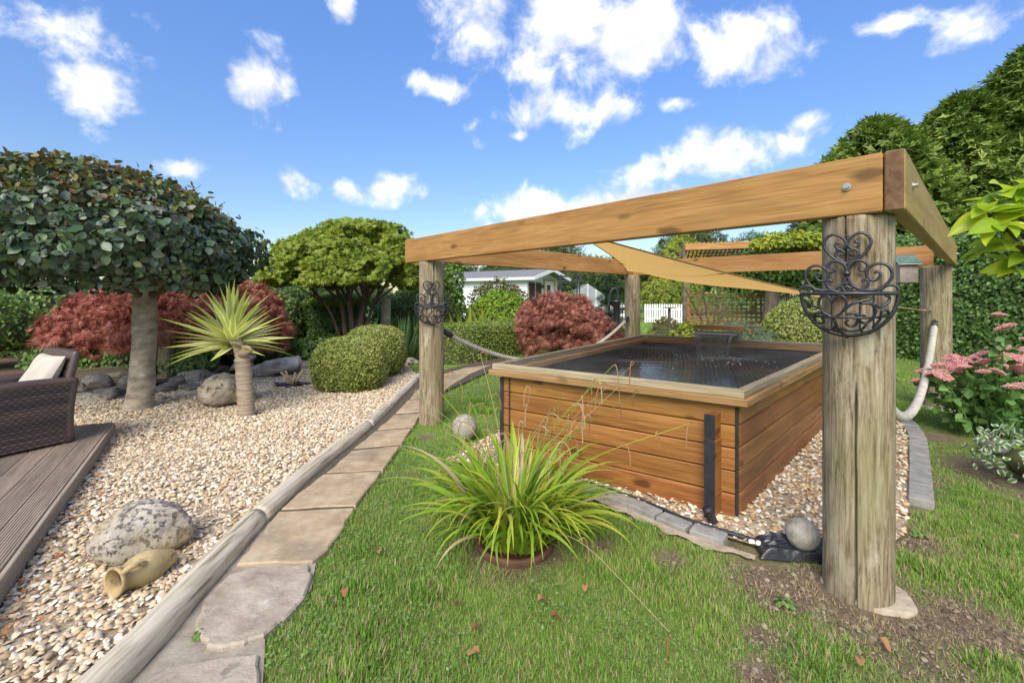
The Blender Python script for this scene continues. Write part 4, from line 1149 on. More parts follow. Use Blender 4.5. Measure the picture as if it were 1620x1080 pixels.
# ------------------------------------------------------------------ deck
DZ = .13
deck = thing('deck', 'grooved brown timber deck with the wicker chair on it', 'deck', (-4, 3.2, 0))
e0 = np.array((-3.96, 4.49)); e1 = np.array((-1.75, 1.21)); du_ = nrm(e1 - e0); dl = np.array((du_[1], -du_[0])); dl = dl if dl[0] < 0 else -dl
BW = .138
def grooved(L, w, h, ng):
    """board profile with grooves on its top, extruded along x"""
    prof = [(-w / 2, -h / 2), (-w / 2, h / 2 - .004), (-w / 2 + .004, h / 2)]
    for i in range(ng):
        y = -w / 2 + .008 + (w - .016) * (i + .5) / ng; q = (w - .016) / ng * .28
        prof += [(y - q, h / 2), (y - q * .5, h / 2 - .004), (y + q * .5, h / 2 - .004), (y + q, h / 2)]
    prof += [(w / 2 - .004, h / 2), (w / 2, h / 2 - .004), (w / 2, -h / 2)]
    n = len(prof)
    V = [(-L / 2, y, z) for y, z in prof] + [(L / 2, y, z) for y, z in prof]
    F = [(i, (i + 1) % n, n + (i + 1) % n, n + i) for i in range(n)] + [tuple(range(n))[::-1], tuple(range(n, 2 * n))]
    return V, F
Ld = np.linalg.norm(e1 - e0)
far_dir = nrm(np.array((-4.30, 4.38)) - e0)
for k in range(20):
    off = dl * (BW * (k + .5) + .022)
    s0 = 0.0
    a = e0 + off + du_ * (-(k + .5) * BW * (du_ @ -far_dir) / max(.3, (dl @ far_dir)) * 1.0)
    b = e1 + off + du_ * .3
    L = np.linalg.norm(b - a)
    V, F = grooved(L, BW - .006, .028, 9)
    o = bpy.data.objects.new('deck_board', mesh_np('deck_board', V, F, deck_wood)); reg(o, frame((*((a + b) / 2), DZ - .014), (*(b - a), 0)), deck)
V, F = grooved(Ld + .3, DZ - .012, .022, 7)
o = bpy.data.objects.new('fascia_board', mesh_np('fascia_board', V, F, deck_wood))
reg(o, frame((*((e0 + e1) / 2 + du_ * .15 + dl * .010), DZ / 2 - .002), (*du_, 0), up=(-dl[0], -dl[1], 0)), deck)
mb = MB(); inn = dl * .04
poly = [e0 + inn, e1 + inn, e1 + inn + dl * 2.6, e0 + inn + dl * 2.6]
mb.add([(*p, 0.0) for p in poly] + [(*p, DZ - .035) for p in poly], [(0, 1, 5, 4), (1, 2, 6, 5), (2, 3, 7, 6), (3, 0, 4, 7), (4, 5, 6, 7)]); mb.obj('joist_frame', deck_wood, deck)

# ------------------------------------------------------------------ wicker chair
m, t = new_mat('dark_wicker')
v_ = t.n('ShaderNodeTexCoord').outputs['Object']
n1 = t.n('ShaderNodeTexNoise', {'Vector': t.n('ShaderNodeMapping', {0: v_, 3: (3, 3, 40)}).outputs[0], 'Scale': 2.0, 'Detail': 4}).outputs[0]
ri = t.n('ShaderNodeNewGeometry').outputs['Random Per Island']
cw = t.ramp(t.math('ADD', t.math('MULTIPLY', n1, .5), t.math('MULTIPLY', ri, .5)), [(.25, (.028, .024, .026)), (.5, (.062, .046, .043)), (.75, (.12, .075, .058))])
finish(t, cw, .42, None, 0, 0, 0, .5); wicker = m
FWD = nrm((-.44, -.90)); WID = np.array((-.90, .44)); Pc = np.array((-3.79, 3.86))
chair = thing('wicker_chair', 'dark brown wicker armchair standing on the deck', 'armchair', (*(Pc + FWD * .35 + WID * .32), DZ))
CM = frame((*Pc, DZ), (*FWD, 0))        # local x forward, y = z x x
ysg = 1 if np.array(CM.col[1][:2]) @ WID > 0 else -1
def wv(fn, nu, nv, th_, name, ku=26, kv=22):
    """woven panel: horizontal strands that pass over and under uprights. fn(u,v)->local point (x,y,z), thickness direction th_"""
    mb = MB(); th_ = np.array(th_, float)
    for r in range(kv):
        v0, v1 = r / kv, (r + .92) / kv
        V = []; 
        for i in range(nu + 1):
            u = i / nu; ph = math.cos(math.pi * (u * ku + r)) * .0024
            pa, pb = np.array(fn(u, v0)), np.array(fn(u, v1))
            V += [pa + th_ * (ph - .002), (pa + pb) / 2 + th_ * (ph + .002), pb + th_ * (ph - .002)]
        F = []
        for i in range(nu):
            for k in (0, 1): F.append((3 * i + k, 3 * i + 3 + k, 3 * i + 4 + k, 3 * i + 1 + k))
        mb.add([CM @ Vector((p[0], p[1] * ysg, p[2])) for p in V], F)
    o = mb.obj(name, wicker, chair, True); o['kind'] = 'stuff'
    return o
AL, AHt = .62, .51
def arm_out(y):
    def fn(u, v):
        top = AHt + .025 * math.sin(math.pi * min(1, u * .9)) - .02 * u; z = v * top + .02
        x0 = -.02 * v ** 2 * 1.4 + .012 * math.sin(v * math.pi); x1 = AL + .05 * v * v
        return (x0 + (x1 - x0) * u, y, z)
    return fn
Ww = .64
for nm, y in (('arm', 0.0), ('arm', Ww)):
    sg = -1 if y == 0 else 1
    a = wv(arm_out(y), 104, 1, (0, sg, 0), nm)
    wv(arm_out(y + (.075 if y == 0 else -.075)), 104, 1, (0, -sg, 0), nm)
    # rounded top and ends
    mb = MB(); yc = y + (.0375 if y == 0 else -.0375)
    f0 = arm_out(yc)
    pts = [f0(0, 0)] + [f0(0, q) for q in (.3, .6, .9)] + [f0(u, 1) for u in np.linspace(0, 1, 14)] + [f0(1, q) for q in (.9, .6, .3, 0)]
    mb.tube([CM @ Vector((p[0], p[1] * ysg, p[2] - .012)) for p in smoothpath(pts, 3)], .041, 12); mb.obj('arm_edge', wicker, chair, True)
    mb = MB(); mb.box((.0, min(y, 2 * yc - y) + .006, .02), (AL - .01, max(y, 2 * yc - y) - .006, AHt - .02), CM @ Matrix.Scale(ysg, 4, (0, 1, 0))); mb.obj('arm_core', wicker, chair)
def back(u, v): return (.075 - .10 * v, .045 + (Ww - .09) * u, .28 + .48 * v)
wv(back, 90, 1, (1, 0, .25), 'backrest', 24, 20)
wv(lambda u, v: (back(u, v)[0] - .055, back(u, v)[1], back(u, v)[2] - .01), 90, 1, (-1, 0, -.25), 'backrest', 24, 20)
mb = MB(); pts = [back(0, 0), back(0, .5), back(0, .96), back(.06, 1), back(.5, 1.01), back(.94, 1), back(1, .96), back(1, .5), back(1, 0)]
mb.tube([CM @ Vector((p[0] - .027, p[1] * ysg, p[2] - .004)) for p in smoothpath(pts, 5)], .031, 12); mb.obj('back_edge', wicker, chair, True)
mb = MB(); mb.box((.02, .07, .05), (.58, Ww - .07, .30), CM @ Matrix.Scale(ysg, 4, (0, 1, 0))); mb.obj('seat', wicker, chair)
for (x, y) in ((.03, .03), (.58, .03), (.03, Ww - .03), (.58, Ww - .03)):
    mb = MB(); mb.box((x - .02, y - .02, .001), (x + .02, y + .02, .03), CM @ Matrix.Scale(ysg, 4, (0, 1, 0))); mb.obj('foot', wicker, chair)
def cushion(c, ax, ay, az, w, h, d, name, label):
    n = 24; V = []; 
    for sgn in (1, -1):
        for i in range(n + 1):
            for j in range(n + 1):
                u, v_ = 2 * i / n - 1, 2 * j / n - 1
                e = (1 - abs(u) ** 3.2) * (1 - abs(v_) ** 3.2); z = sgn * d / 2 * (max(0, e) ** .42)
                pin = 1 - .05 * (1 - abs(u)) * abs(v_) ** 4 ; pin2 = 1 - .05 * (1 - abs(v_)) * abs(u) ** 4
                V.append(np.array(c) + ax * u * w / 2 * pin2 + ay * v_ * h / 2 * pin + az * z * (1 + .12 * math.sin(5 * u + 3 * v_)))
    F = []
    for s in (0, 1):
        b = s * (n + 1) ** 2
        for i in range(n):
            for j in range(n):
                q = (b + i * (n + 1) + j, b + (i + 1) * (n + 1) + j, b + (i + 1) * (n + 1) + j + 1, b + i * (n + 1) + j + 1); F.append(q if s == 0 else q[::-1])
    return tag(mk(name, V, F, cloth_mat, smooth=True), label, 'cushion')
def cl(x, y, z): return np.array(CM @ Vector((x, y * ysg, z)))
axv = nrm(cl(0, 1, 0) - cl(0, 0, 0)); ayv = nrm(cl(-.22, 0, .45) - cl(0, 0, 0)); azv = np.cross(axv, ayv); azv = azv if azv[:2] @ FWD > 0 else -azv
cushion(cl(.10, .29, .56), axv, ayv, azv, .46, .40, .13, 'back_cushion', 'cream fabric cushion leaning on the wicker chair back')
ayf = nrm(cl(1, 0, 0) - cl(0, 0, 0))
cushion(cl(.32, Ww / 2, .36), axv, ayf, np.array((0, 0, 1.)), .46, .52, .12, 'seat_cushion', 'cream fabric seat cushion lying flat between the wicker chair arms')

# ------------------------------------------------------------------ boulders, jug, rocks, driftwood
c = gp(214, 880); tag(rock('boulder', (c[0] + .01, c[1] + .04, .105), (.222, .17, .158), boulder_mat, None, 23, .34, 5, rotz=.35, tilt=.12, f=1.2), 'large rounded lichened boulder lying behind the clay jug', 'boulder')
c = gp(345, 646); tag(rock('boulder', (c[0], c[1] + .15, .185), (.30, .24, .215), rock_mat, None, 5, .34, 5, ang=.93, rotz=.4), 'blocky pale boulder with lichen just behind the yucca trunk', 'boulder')
def jug():
    o = thing('clay_jug', 'weathered clay jug with two handles lying on the gravel', 'jug', (*gp(215, 925)[:2], .02))
    mouth = np.array((-1.815, 2.045, .090)); tail = np.array((-1.725, 2.32, .066))
    ax = nrm(tail - mouth); Lj = .30
    kj = .88
    prof = [(0, .064), (-.004, .070), (.004, .077), (.016, .073), (.03, .064), (.045, .060), (.065, .066), (.10, .082), (.14, .090), (.18, .086), (.22, .073), (.26, .056), (.29, .045), (.30, .040), (.301, .0)]
    inner = [(0, .064), (.02, .056), (.05, .051), (.08, .055), (.12, .072), (.18, .070), (.25, .04), (.27, .0)]
    M = frame(mouth, ax); n = 36
    def lathe(pr, nm, flip):
        V = []; F = []
        for (x, r) in pr:
            for k in range(n):
                a = 2 * math.pi * k / n; rr = r * (1 + .015 * math.sin(3 * a + x * 20)); V.append(M @ Vector((x * kj, kj * rr * math.cos(a), kj * rr * math.sin(a))))
        for i in range(len(pr) - 1):
            for k in range(n):
                q = (i * n + k, i * n + (k + 1) % n, (i + 1) * n + (k + 1) % n, (i + 1) * n + k); F.append(q if flip else q[::-1])
        return mk(nm, [tuple(v) for v in V], F, clay_mat, o, True)
    lathe(prof, 'body', True); lathe(inner, 'inside', False)
    for a in (2.35, -.75):
        dy, dz = math.cos(a), math.sin(a)
        pts = [(.02, .062), (.012, .095), (.035, .112), (.07, .105), (.105, .084)]
        mb = MB(); mb.tube([M @ Vector((x * kj, kj * r * dy, kj * r * dz)) for x, r in smoothpath([(*p, 0) for p in pts], 6)[:, :2]], .0125, 9); mb.obj('handle', clay_mat, o, True)
jug()
g = np.random.default_rng(9)
ordn = 'first second third fourth fifth sixth seventh eighth ninth tenth eleventh twelfth thirteenth fourteenth fifteenth sixteenth'.split()
row = [(135, 638, .22), (160, 632, .24), (188, 628, .22), (150, 612, .25), (105, 622, .2), (205, 608, .22), (255, 622, .22), (275, 612, .2), (296, 604, .26), (262, 598, .22), (318, 600, .22), (330, 592, .2), (238, 636, .16), (300, 618, .18), (178, 598, .2), (225, 592, .2)]
for k, (px, py, s) in enumerate(row):
    c = gp(px, py)
    tag(rock('slate_rock', (c[0], c[1] + s * .3, s * .18), (s * g.uniform(.9, 1.3), s * g.uniform(.55, .8), s * g.uniform(.4, .62)), slate_mat if k % 4 else rock_mat, None, 60 + k, .35, 4, ang=.74, rotz=g.uniform(-.6, .6), tilt=g.uniform(-.2, .2)),
        'angular slate rock edging the gravel by the beech, %s from the left' % ordn[sorted(row).index(row[k])], 'rock', 'slate rocks edging the gravel bed')
row2 = [(350, 588, .2), (480, 584, .26), (500, 572, .22), (462, 588, .2), (630, 560, .22), (640, 566, .18), (650, 575, .18), (520, 562, .24), (388, 600, .16)]
for k, (px, py, s) in enumerate(row2):
    c = gp(px, py)
    tag(rock('flat_rock', (c[0], c[1], s * .25), (s * .95, s * .6, s * .42), slate_mat if k % 2 else rock_mat, None, 90 + k, .3, 4, ang=.76, rotz=g.uniform(-.6, .6)), 'low grey rock along the back of the gravel, %s from the left' % ordn[sorted(row2).index(row2[k])], 'rock', 'low rocks at the back of the gravel')
def driftwood(c, L, r, label, seed, lift, roots):
    g_ = np.random.default_rng(seed); Vs = []; Fs = []; b = 0
    for k in range(roots):
        a = (k / max(1, roots - 1) - .5) * 1.1 + g_.normal() * .25 + .2; ln = L * g_.uniform(.6, 1.0); up = lift * g_.uniform(.3, 1.0)
        P = smoothpath([np.array(c) + np.array((g_.normal() * .05 - ln * .5 * math.cos(a), g_.normal() * .08 - ln * .4 * math.sin(a), .07)), np.array(c) + np.array((g_.normal() * .06, g_.normal() * .06, .10 + up * .5)), np.array(c) + np.array((ln * .45 * math.cos(a), ln * .45 * math.sin(a), .08 + up + g_.normal() * .04))], 14)
        V, F = tubevf(P, r * g_.uniform(.6, 1.1) * np.linspace(.75, 1, len(P)) * (1 + .5 * (fbm(P, 5, seed + k) - .5)), 22)
        V = V + nrm(V - np.repeat(P, 22, axis=0)) * (.09 * (fbm(V * np.array((.5, 1, 1)), 9, seed, 4) - .5))[:, None]
        Vs.append(V); Fs += [tuple(q + b for q in f) for f in F]; b += len(V)
    return tag(mk('driftwood', np.concatenate(Vs), Fs, drift_mat, smooth=True, org=c), label, 'driftwood')
c = gp(425, 598); driftwood(c + np.array((.05, .15, 0)), 1.15, .13, 'gnarled bleached driftwood root lying behind the yucca', 3, .16, 4)
c = gp(385, 590); driftwood(c, .45, .10, 'small stump of driftwood standing close behind the yucca trunk', 6, .30, 3)
# timber edging and post in the bed below the red maple
tm = woodmat('old_sleeper', (.22, .18, .13), (.15, .115, .08), (.08, .06, .04), .9, .2)
sl = thing('timber_edging', 'low dark timber edging in front of the red maple', 'edging', (*gp(200, 592)[:2], 0))
for (a, b, w) in (((110, 603), (205, 596), .22), ((207, 596), (330, 577), .26), ((332, 577), (420, 572), .2)):
    plank('sleeper', (*gp(*a)[:2], .09), (*gp(*b)[:2], .09), .07, .2, tm, sl, .008)
ps_ = thing('support_post', 'short brown timber post under the red maple branches', 'post', (*gp(264, 598)[:2], 0))
plank('post', (*gp(264, 598)[:2], -.05), (*gp(264, 598)[:2], 1.0), .19, .19, post_mat, ps_, .02, up=(0, 1, 0))
# cut back plant
cb = thing('cut_back_plant', 'cut back stems of a plant on a scrap of black fabric in the gravel', 'plant', gp(463, 612))
mb = MB(); c = gp(463, 612)
for k in range(7):
    a = k * .9; q = np.array((math.cos(a), math.sin(a), 0)) * .1
    mb.tube([c + q * .2, c + q * .6 + np.array((0, 0, .1)), c + q * 1.6 + np.array((0, 0, g.uniform(.16, .26)))], [.022, .02, .016], 8)
mb.obj('stems', cut_wood, cb, True)
n = 24; a = np.linspace(0, 2 * math.pi, n, endpoint=False); rr = .2 * (1 + .5 * (vnoise(np.c_[np.cos(a), np.sin(a), 0 * a], 2.4, 3) - .5) * 2)
mk('fabric', np.vstack([np.c_[c[0] + rr * np.cos(a) * 1.3, c[1] + rr * np.sin(a) * .8, .045 + .02 * np.sin(5 * a)], [(c[0], c[1], .06)]]), [(i, (i + 1) % n, n) for i in range(n)], rubber, cb)
# potted clump of sedge
clump = thing('potted_sedge', 'arching clump of green and yellow strappy grass in a sunken pot', 'ornamental grass', (POT[0], POT[1], 0))
def lathe_obj(name, prof, c, mat, parent, n=40):
    V = []; F = []
    for (r, z) in prof:
        for k in range(n):
            a = 2 * math.pi * k / n; V.append((c[0] + r * math.cos(a), c[1] + r * math.sin(a), c[2] + z))
    for i in range(len(prof) - 1):
        for k in range(n): F.append((i * n + k, i * n + (k + 1) % n, (i + 1) * n + (k + 1) % n, (i + 1) * n + k))
    return mk(name, V, F, mat, parent, True)
lathe_obj('pot', [(.19, -.06), (.212, -.02), (.22, .012), (.215, .024), (.198, .024), (.185, .008), (.0, .004)], POT, terra_mat, clump)
g = np.random.default_rng(21)
def blade_mesh(L, W, bend, twist):
    n = 12; V = []; y = 0; z = 0; ang = R(86)
    for i in range(n + 1):
        s = i / n; w = W * (1 - s ** 3.2) * (.72 + .5 * math.sin(math.pi * min(1, s * 1.1))) + .0006
        V += [(-w, y, z + .25 * w), (0, y, z), (w, y, z + .25 * w)]
        st = L / n; y += math.cos(ang) * st; z += math.sin(ang) * st; ang -= bend * (.35 + 1.5 * s) / n
    F = [(3 * i + k, 3 * i + 1 + k, 3 * i + 4 + k, 3 * i + 3 + k) for i in range(n) for k in (0, 1)]
    return mesh_np('blade', V, F, L_sedge, True)
BM = [blade_mesh(L, W, b, 0) for (L, W, b) in ((.62, .013, 1.0), (.70, .014, 1.4), (.58, .016, 1.8), (.74, .012, 1.9), (.50, .011, 1.3), (.66, .014, 2.2), (.45, .0125, 1.7), (.76, .011, 1.25), (.6, .0145, 2.3), (.55, .010, .8))]
dead_blade = [m_.copy() for m_ in BM[:4]]
for m_ in dead_blade: m_.materials[0] = L_straw
for k in range(290):
    a = g.uniform(0, 2 * math.pi); r = .17 * math.sqrt(g.random()); p = POT + np.array((math.cos(a) * r, math.sin(a) * r, .02))
    az = a + g.normal() * .55; lean = (.08 + .85 * (r / .17) * g.random() ** .7) * (1.0 if math.sin(az) > 0 else 1 - .32 * abs(math.sin(az)))
    me_ = BM[int(g.integers(len(BM)))] if k % 17 else dead_blade[int(g.integers(4))]
    W = Matrix.Translation(Vector(p)) @ Matrix.Rotation(az - math.pi / 2, 4, 'Z') @ Matrix.Rotation(-lean, 4, 'X') @ Matrix.Rotation(g.normal() * .25, 4, 'Y') @ Matrix.Scale(g.uniform(.85, 1.15) * (1.0 if math.sin(az) > 0 else 1 - .22 * abs(math.sin(az))), 4)
    reg(bpy.data.objects.new('blade', me_), W, clump)
Vx = []; Fx = []; bx_ = 0
for k in range(230):
    a = g.uniform(0, 2 * math.pi); r = .17 * math.sqrt(g.random()); p = POT + np.array((math.cos(a) * r, math.sin(a) * r, .02))
    az = a + g.normal() * .6; lean = (.05 + .8 * (r / .17) * g.random()) * (1.0 if math.sin(az) > 0 else 1 - .5 * abs(math.sin(az)))
    me_ = BM[int(g.integers(len(BM)))]; W = Matrix.Translation(Vector(p)) @ Matrix.Rotation(az - math.pi / 2, 4, 'Z') @ Matrix.Rotation(-lean, 4, 'X') @ Matrix.Rotation(g.normal() * .25, 4, 'Y') @ Matrix.Scale(g.uniform(.7, 1.0), 4)
    co = np.array([W @ v.co for v in me_.vertices]); Vx.append(co); Fx += [tuple(i + bx_ for i in q.vertices) for q in me_.polygons]; bx_ += len(co)
tag(mk('inner_blades', np.concatenate(Vx), Fx, L_sedge, clump, True), kind='stuff')
# flower stalks with drooping spikes
def stalk(p, tip, droop, nsp, k):
    p = np.array(p); tip = np.array(tip); mid = (p + tip) / 2 + np.array((0, 0, .12))
    P = smoothpath([p, p * .6 + mid * .4 + np.array((0, 0, .06)), mid + np.array((0, 0, .03)), tip], 6); mb = MB(); mb.tube(P, np.linspace(.0028, .0014, len(P)), 5)
    st = mb.obj('flower_stalk', L_sedge if k % 3 else L_straw, clump)
    mb = MB()
    for j in range(nsp):
        i = int(len(P) * (.62 + .36 * j / max(1, nsp - 1))) ; q = P[min(i, len(P) - 1)]; dx = np.array((g.normal() * .03, g.normal() * .03, 0))
        ln = g.uniform(.06, .12)
        mb.tube(smoothpath([q, q + dx + np.array((0, 0, .012)), q + dx * 1.6 + np.array((0, 0, -ln * .4)), q + dx * 1.7 + np.array((0, 0, -ln))], 4), .0026, 5)
    tag(mb.obj('flower_spike', L_straw if k % 2 else dead_mat, st), kind='stuff')
tips = [((1003, 575), 2.35), (((968, 580)), 2.5), ((1095, 668), 2.1), ((840, 615), 2.3), ((893, 625), 2.35), ((905, 640), 2.2), ((760, 560), 2.8), ((748, 640), 2.7), ((700, 625), 2.9), ((785, 690), 2.2), ((655, 620), 2.8), ((940, 600), 2.45), ((870, 650), 2.5), ((935, 660), 2.45), ((720, 590), 2.9), ((980, 610), 2.4), ((1010, 620), 2.5), ((690, 660), 2.6), ((1060, 1000), 1.75)]
for k, ((px, py), d) in enumerate(tips):
    tp = at(px, py, d); a = g.uniform(0, 6.28); stalk(POT + np.array((math.cos(a) * .08, math.sin(a) * .08, .03)), tp, .1, 4 if tp[2] > .3 else 2, k)
# ------------------------------------------------------------------ trees and shrubs
def limb(P, r0, r1, mat, parent, name='trunk', n=14, rough=.06, seed=0, flare=0):
    P = smoothpath(P, 8); V, F = tubevf(P, np.linspace(r0, r1, len(P)) + flare * np.exp(-np.maximum(0, P[:, 2] - P[0][2]) / .13), n)
    c = P[0]; V = V + (fbm(V, 5, seed)[:, None] - .5) * r0 * rough * 4 * nrm(V - np.interp(V[:, 2], P[:, 2], P[:, 0])[:, None] * np.array((1, 0, 0)) - np.array((0, c[1], 0)) - V * np.array((0, 0, 1)))
    return mk(name, V, F, mat, parent, True, org=c)
def bush(name, label, cat, c, r, n, size, T, mat, zlo=-.6, lump=.16, lf=1.8, shell=.25, gap=.0, gf=2.2, tilt=.6, droop=.35, seed=0, group=None, corek=.8, boxy=0, stem=True, coremat=None, lenout=0, var=.3):
    """shrub on the ground: c = centre of the crown"""
    th = thing(name, label, cat, (c[0], c[1], 0), group)
    P, N = dome(n, c, r, lump, lf, shell, zlo, gap, gf, seed, boxy)
    k = P[:, 2] > .01; P, N = P[k], N[k]
    o = leaves('crown', th, P, N, size, T, mat, tilt, droop, var, 'stuff', lenout=lenout)
    if corek: core('shaded_twig_hull', c, np.array(r) * corek, th, coremat, seed, zlo - .05, lump, lf, boxy)
    if stem:
        mb = MB(); mb.tube([(c[0], c[1], -.05), (c[0] + .02, c[1], max(.1, c[2]))], [.05, .03], 8); mb.obj('stem', bark_dark, th)
    return th
# copper beech standard, left
bt = thing('copper_beech_tree', 'clipped dark copper beech standard with a broad dome crown and bare grey trunk', 'tree', (*gp(214, 652)[:2], 0))
tb = gp(212, 652); tb[1] += .12
limb([tb + np.array((-.05, 0, -.08)), tb + np.array((-.03, 0, .12)), tb + np.array((.0, 0, .5)), tb + np.array((.03, .0, 1.0)), tb + np.array((-.02, .05, 1.75)), tb + np.array((-.1, .05, 2.2))], .132, .118, bark_beech, bt, n=36, rough=.07, seed=4, flare=.06)
bc = np.array((-5.05, 5.3, 1.95)); br = np.array((1.85, 1.5, .90))
for k in range(8):
    a = k * .8; q = tb + np.array((0, 0, 1.35 + .1 * (k % 3)))
    limb([q, q + np.array((.5 * math.cos(a), .4 * math.sin(a), .25)), bc + br * np.array((.75 * math.cos(a), .75 * math.sin(a), .1 + .3 * (k % 2)))], .05, .015, bark_dark, bt, 'branch', 8)
P, N = dome(19000, bc, br, .22, 2.8, .20, -.55, .31, 2.1, 3)
P[:, 2] = np.where(P[:, 2] < 1.38, 1.38 + (P[:, 2] - 1.38) * .35, P[:, 2])
_k = rng.random(len(P)) < .05; P[_k] += N[_k] * rng.uniform(.03, .13, (int(_k.sum()), 1))
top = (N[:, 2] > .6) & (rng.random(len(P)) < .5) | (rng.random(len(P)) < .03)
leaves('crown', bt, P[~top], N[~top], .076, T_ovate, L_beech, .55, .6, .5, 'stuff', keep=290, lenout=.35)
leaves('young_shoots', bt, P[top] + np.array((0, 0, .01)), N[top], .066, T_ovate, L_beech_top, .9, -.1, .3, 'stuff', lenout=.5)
core('shaded_twig_hull', bc + np.array((0, 0, .06)), br * np.array((.80, .80, .70)), bt, twig, 3, -.55, .20, 2.6)
mb = MB()
for k in range(7):
    d = sph(1, .25, .8)[0]; d[1] = -abs(d[1]); p = bc + d * br * .95
    mb.tube([p, p + d * .08 + np.array((.03, 0, .03)), p + d * .13 + np.array((.08, 0, .05))], .003, 4)
tag(mb.obj('shoots', bark_dark, bt), kind='stuff')
# yucca
yb = gp(388, 660); yu = thing('yucca', 'variegated yucca with spiky cream edged leaves on a stout trunk', 'yucca', (*yb[:2], 0))
yh = at(366, 532, yb[1] + .05); 
def yt():
    P = smoothpath([yb + np.array((.02, 0, -.03)), yb + np.array((.0, 0, .3)), yb + np.array((-.03, 0, .62)), at(378, 548, yb[1]), yh], 10); m = len(P)
    r = np.linspace(.088, .074, m); r = np.where(P[:, 2] > .68, r * np.linspace(1, .75, m) , r); r = r * (1 + .05 * np.sin(np.arange(m) * 2.1))
    V, F = tubevf(P, r, 24); mk('trunk', V, F, bark_yucca, yu, True, org=yb)
    a = at(383, 562, yb[1] - .02); b = at(390, 552, yb[1] - .10)
    mb = MB(); mb.tube([a, b], [.048, .05], 14); o = mb.obj('cut_stub', bark_yucca, yu, True)
    mb = MB(); mb.tube([b, b + nrm(b - a) * .006], .046, 14); mb.obj('cut_face', cut_wood, o)
yt()
def yleaf(L, W, bend):
    n = 8; V = []; y = 0; z = 0; ang = .10
    for i in range(n + 1):
        s = i / n; w = W * (.55 + .45 * math.sin(math.pi * min(1, .15 + s * .75))) * (1 - s ** 2.6) + .0008
        V += [(-w, y, z + .35 * w), (0, y, z), (w, y, z + .35 * w)]
        y += math.cos(ang) * L / n; z += math.sin(ang) * L / n; ang -= bend / n
    F = [(3 * i + k, 3 * i + 1 + k, 3 * i + 4 + k, 3 * i + 3 + k) for i in range(n) for k in (0, 1)]
    return mesh_np('leaf', V, F, L_yucca, True)
YL = [yleaf(.68, .036, .12), yleaf(.62, .038, .25), yleaf(.70, .034, .45), yleaf(.56, .034, .05)]
g = np.random.default_rng(2)
for k in range(84):
    el = R(82) * (1 - ((k + .5) / 84) ** .85) - R(14) * (k / 84); az = k * 2.39996 + g.normal() * .1
    W = Matrix.Translation(Vector(yh + np.array((0, 0, -.02 - .10 * k / 84)))) @ Matrix.Rotation(az, 4, 'Z') @ Matrix.Rotation(el, 4, 'X') @ Matrix.Rotation(g.normal() * .3, 4, 'Y') @ Matrix.Scale(g.uniform(.88, 1.08), 4)
    reg(bpy.data.objects.new('leaf', YL[k % 4]), W, yu)
# red maple
red_twig = pm('shaded_red_twigs', [(.3, (.05, .018, .016)), (.7, (.11, .04, .035))], 12, rough=1, bump=.5)  # red twig hull, darkened to stand in for shade under the maple leaves
def maple_mound(name, label, c, r, n, size, mat, seed, lump=.2, trunk=True, zlo=-.45, slope=0):
    th = thing(name, label, 'maple', (c[0], c[1], 0))
    P1, N1 = dome(n, c, r, lump, 2.6, .60, zlo, .38, 2.8, seed)
    # tiered layers: lift leaves into drooping terraces
    P1[:, 2] += .045 * np.sin(P1[:, 2] * 17 + 3 * fbm(P1, 1.2, seed) * 6)
    P1[:, 2] *= np.clip(1 - slope * (P1[:, 0] - c[0]) / r[0] - .12 * ((P1[:, 0] - c[0]) / r[0]) ** 2, .3, 1.25)
    k = P1[:, 2] > .06; P1, N1 = P1[k], N1[k]
    N2 = nrm(N1 + np.array((0, 0, .5)))
    leaves('crown', th, P1, N2, size, T_diss, mat, .85, .7, .4, 'stuff', lenout=.7)
    core('shaded_twig_hull', c, np.array(r) * np.array((.52, .52, .42)), th, red_twig, seed, zlo - .1, lump, 2.2)
    if trunk:
        for a in range(4): limb([(c[0], c[1], -.05), (c[0] + .15 * math.cos(a * 1.6), c[1] + .15 * math.sin(a * 1.6), .5), (c[0] + r[0] * .5 * math.cos(a * 1.6), c[1] + r[1] * .5 * math.sin(a * 1.6), c[2] + r[2] * .3)], .07, .03, bark_dark, th, 'stem', 8)
    return th
maple_mound('red_maple', 'wide spreading red Japanese maple behind the beech trunk', np.array((-6.45, 8.5, .88)), (2.15, 1.2, .98), 16000, .135, L_red, 5, .2, slope=-.16)
for k, (x, y) in enumerate(((-8.0, 8.0), (-6.9, 7.9), (-5.7, 7.75))): bush('low_evergreen', 'low dark evergreen growing under the red maple, %s from the left' % ordn[k], 'shrub', np.array((x, y, .22)), (.6, .35, .32), 1500, .075, T_ov4, L_dark, seed=70 + k, lump=.3)
maple_mound('bronze_maple', 'dark red dissected maple mound behind the far end of the box hedge', np.array((1.32, 9.6, .52)), (1.2, .95, .88), 12000, .125, L_purple, 8, .16, slope=.30)
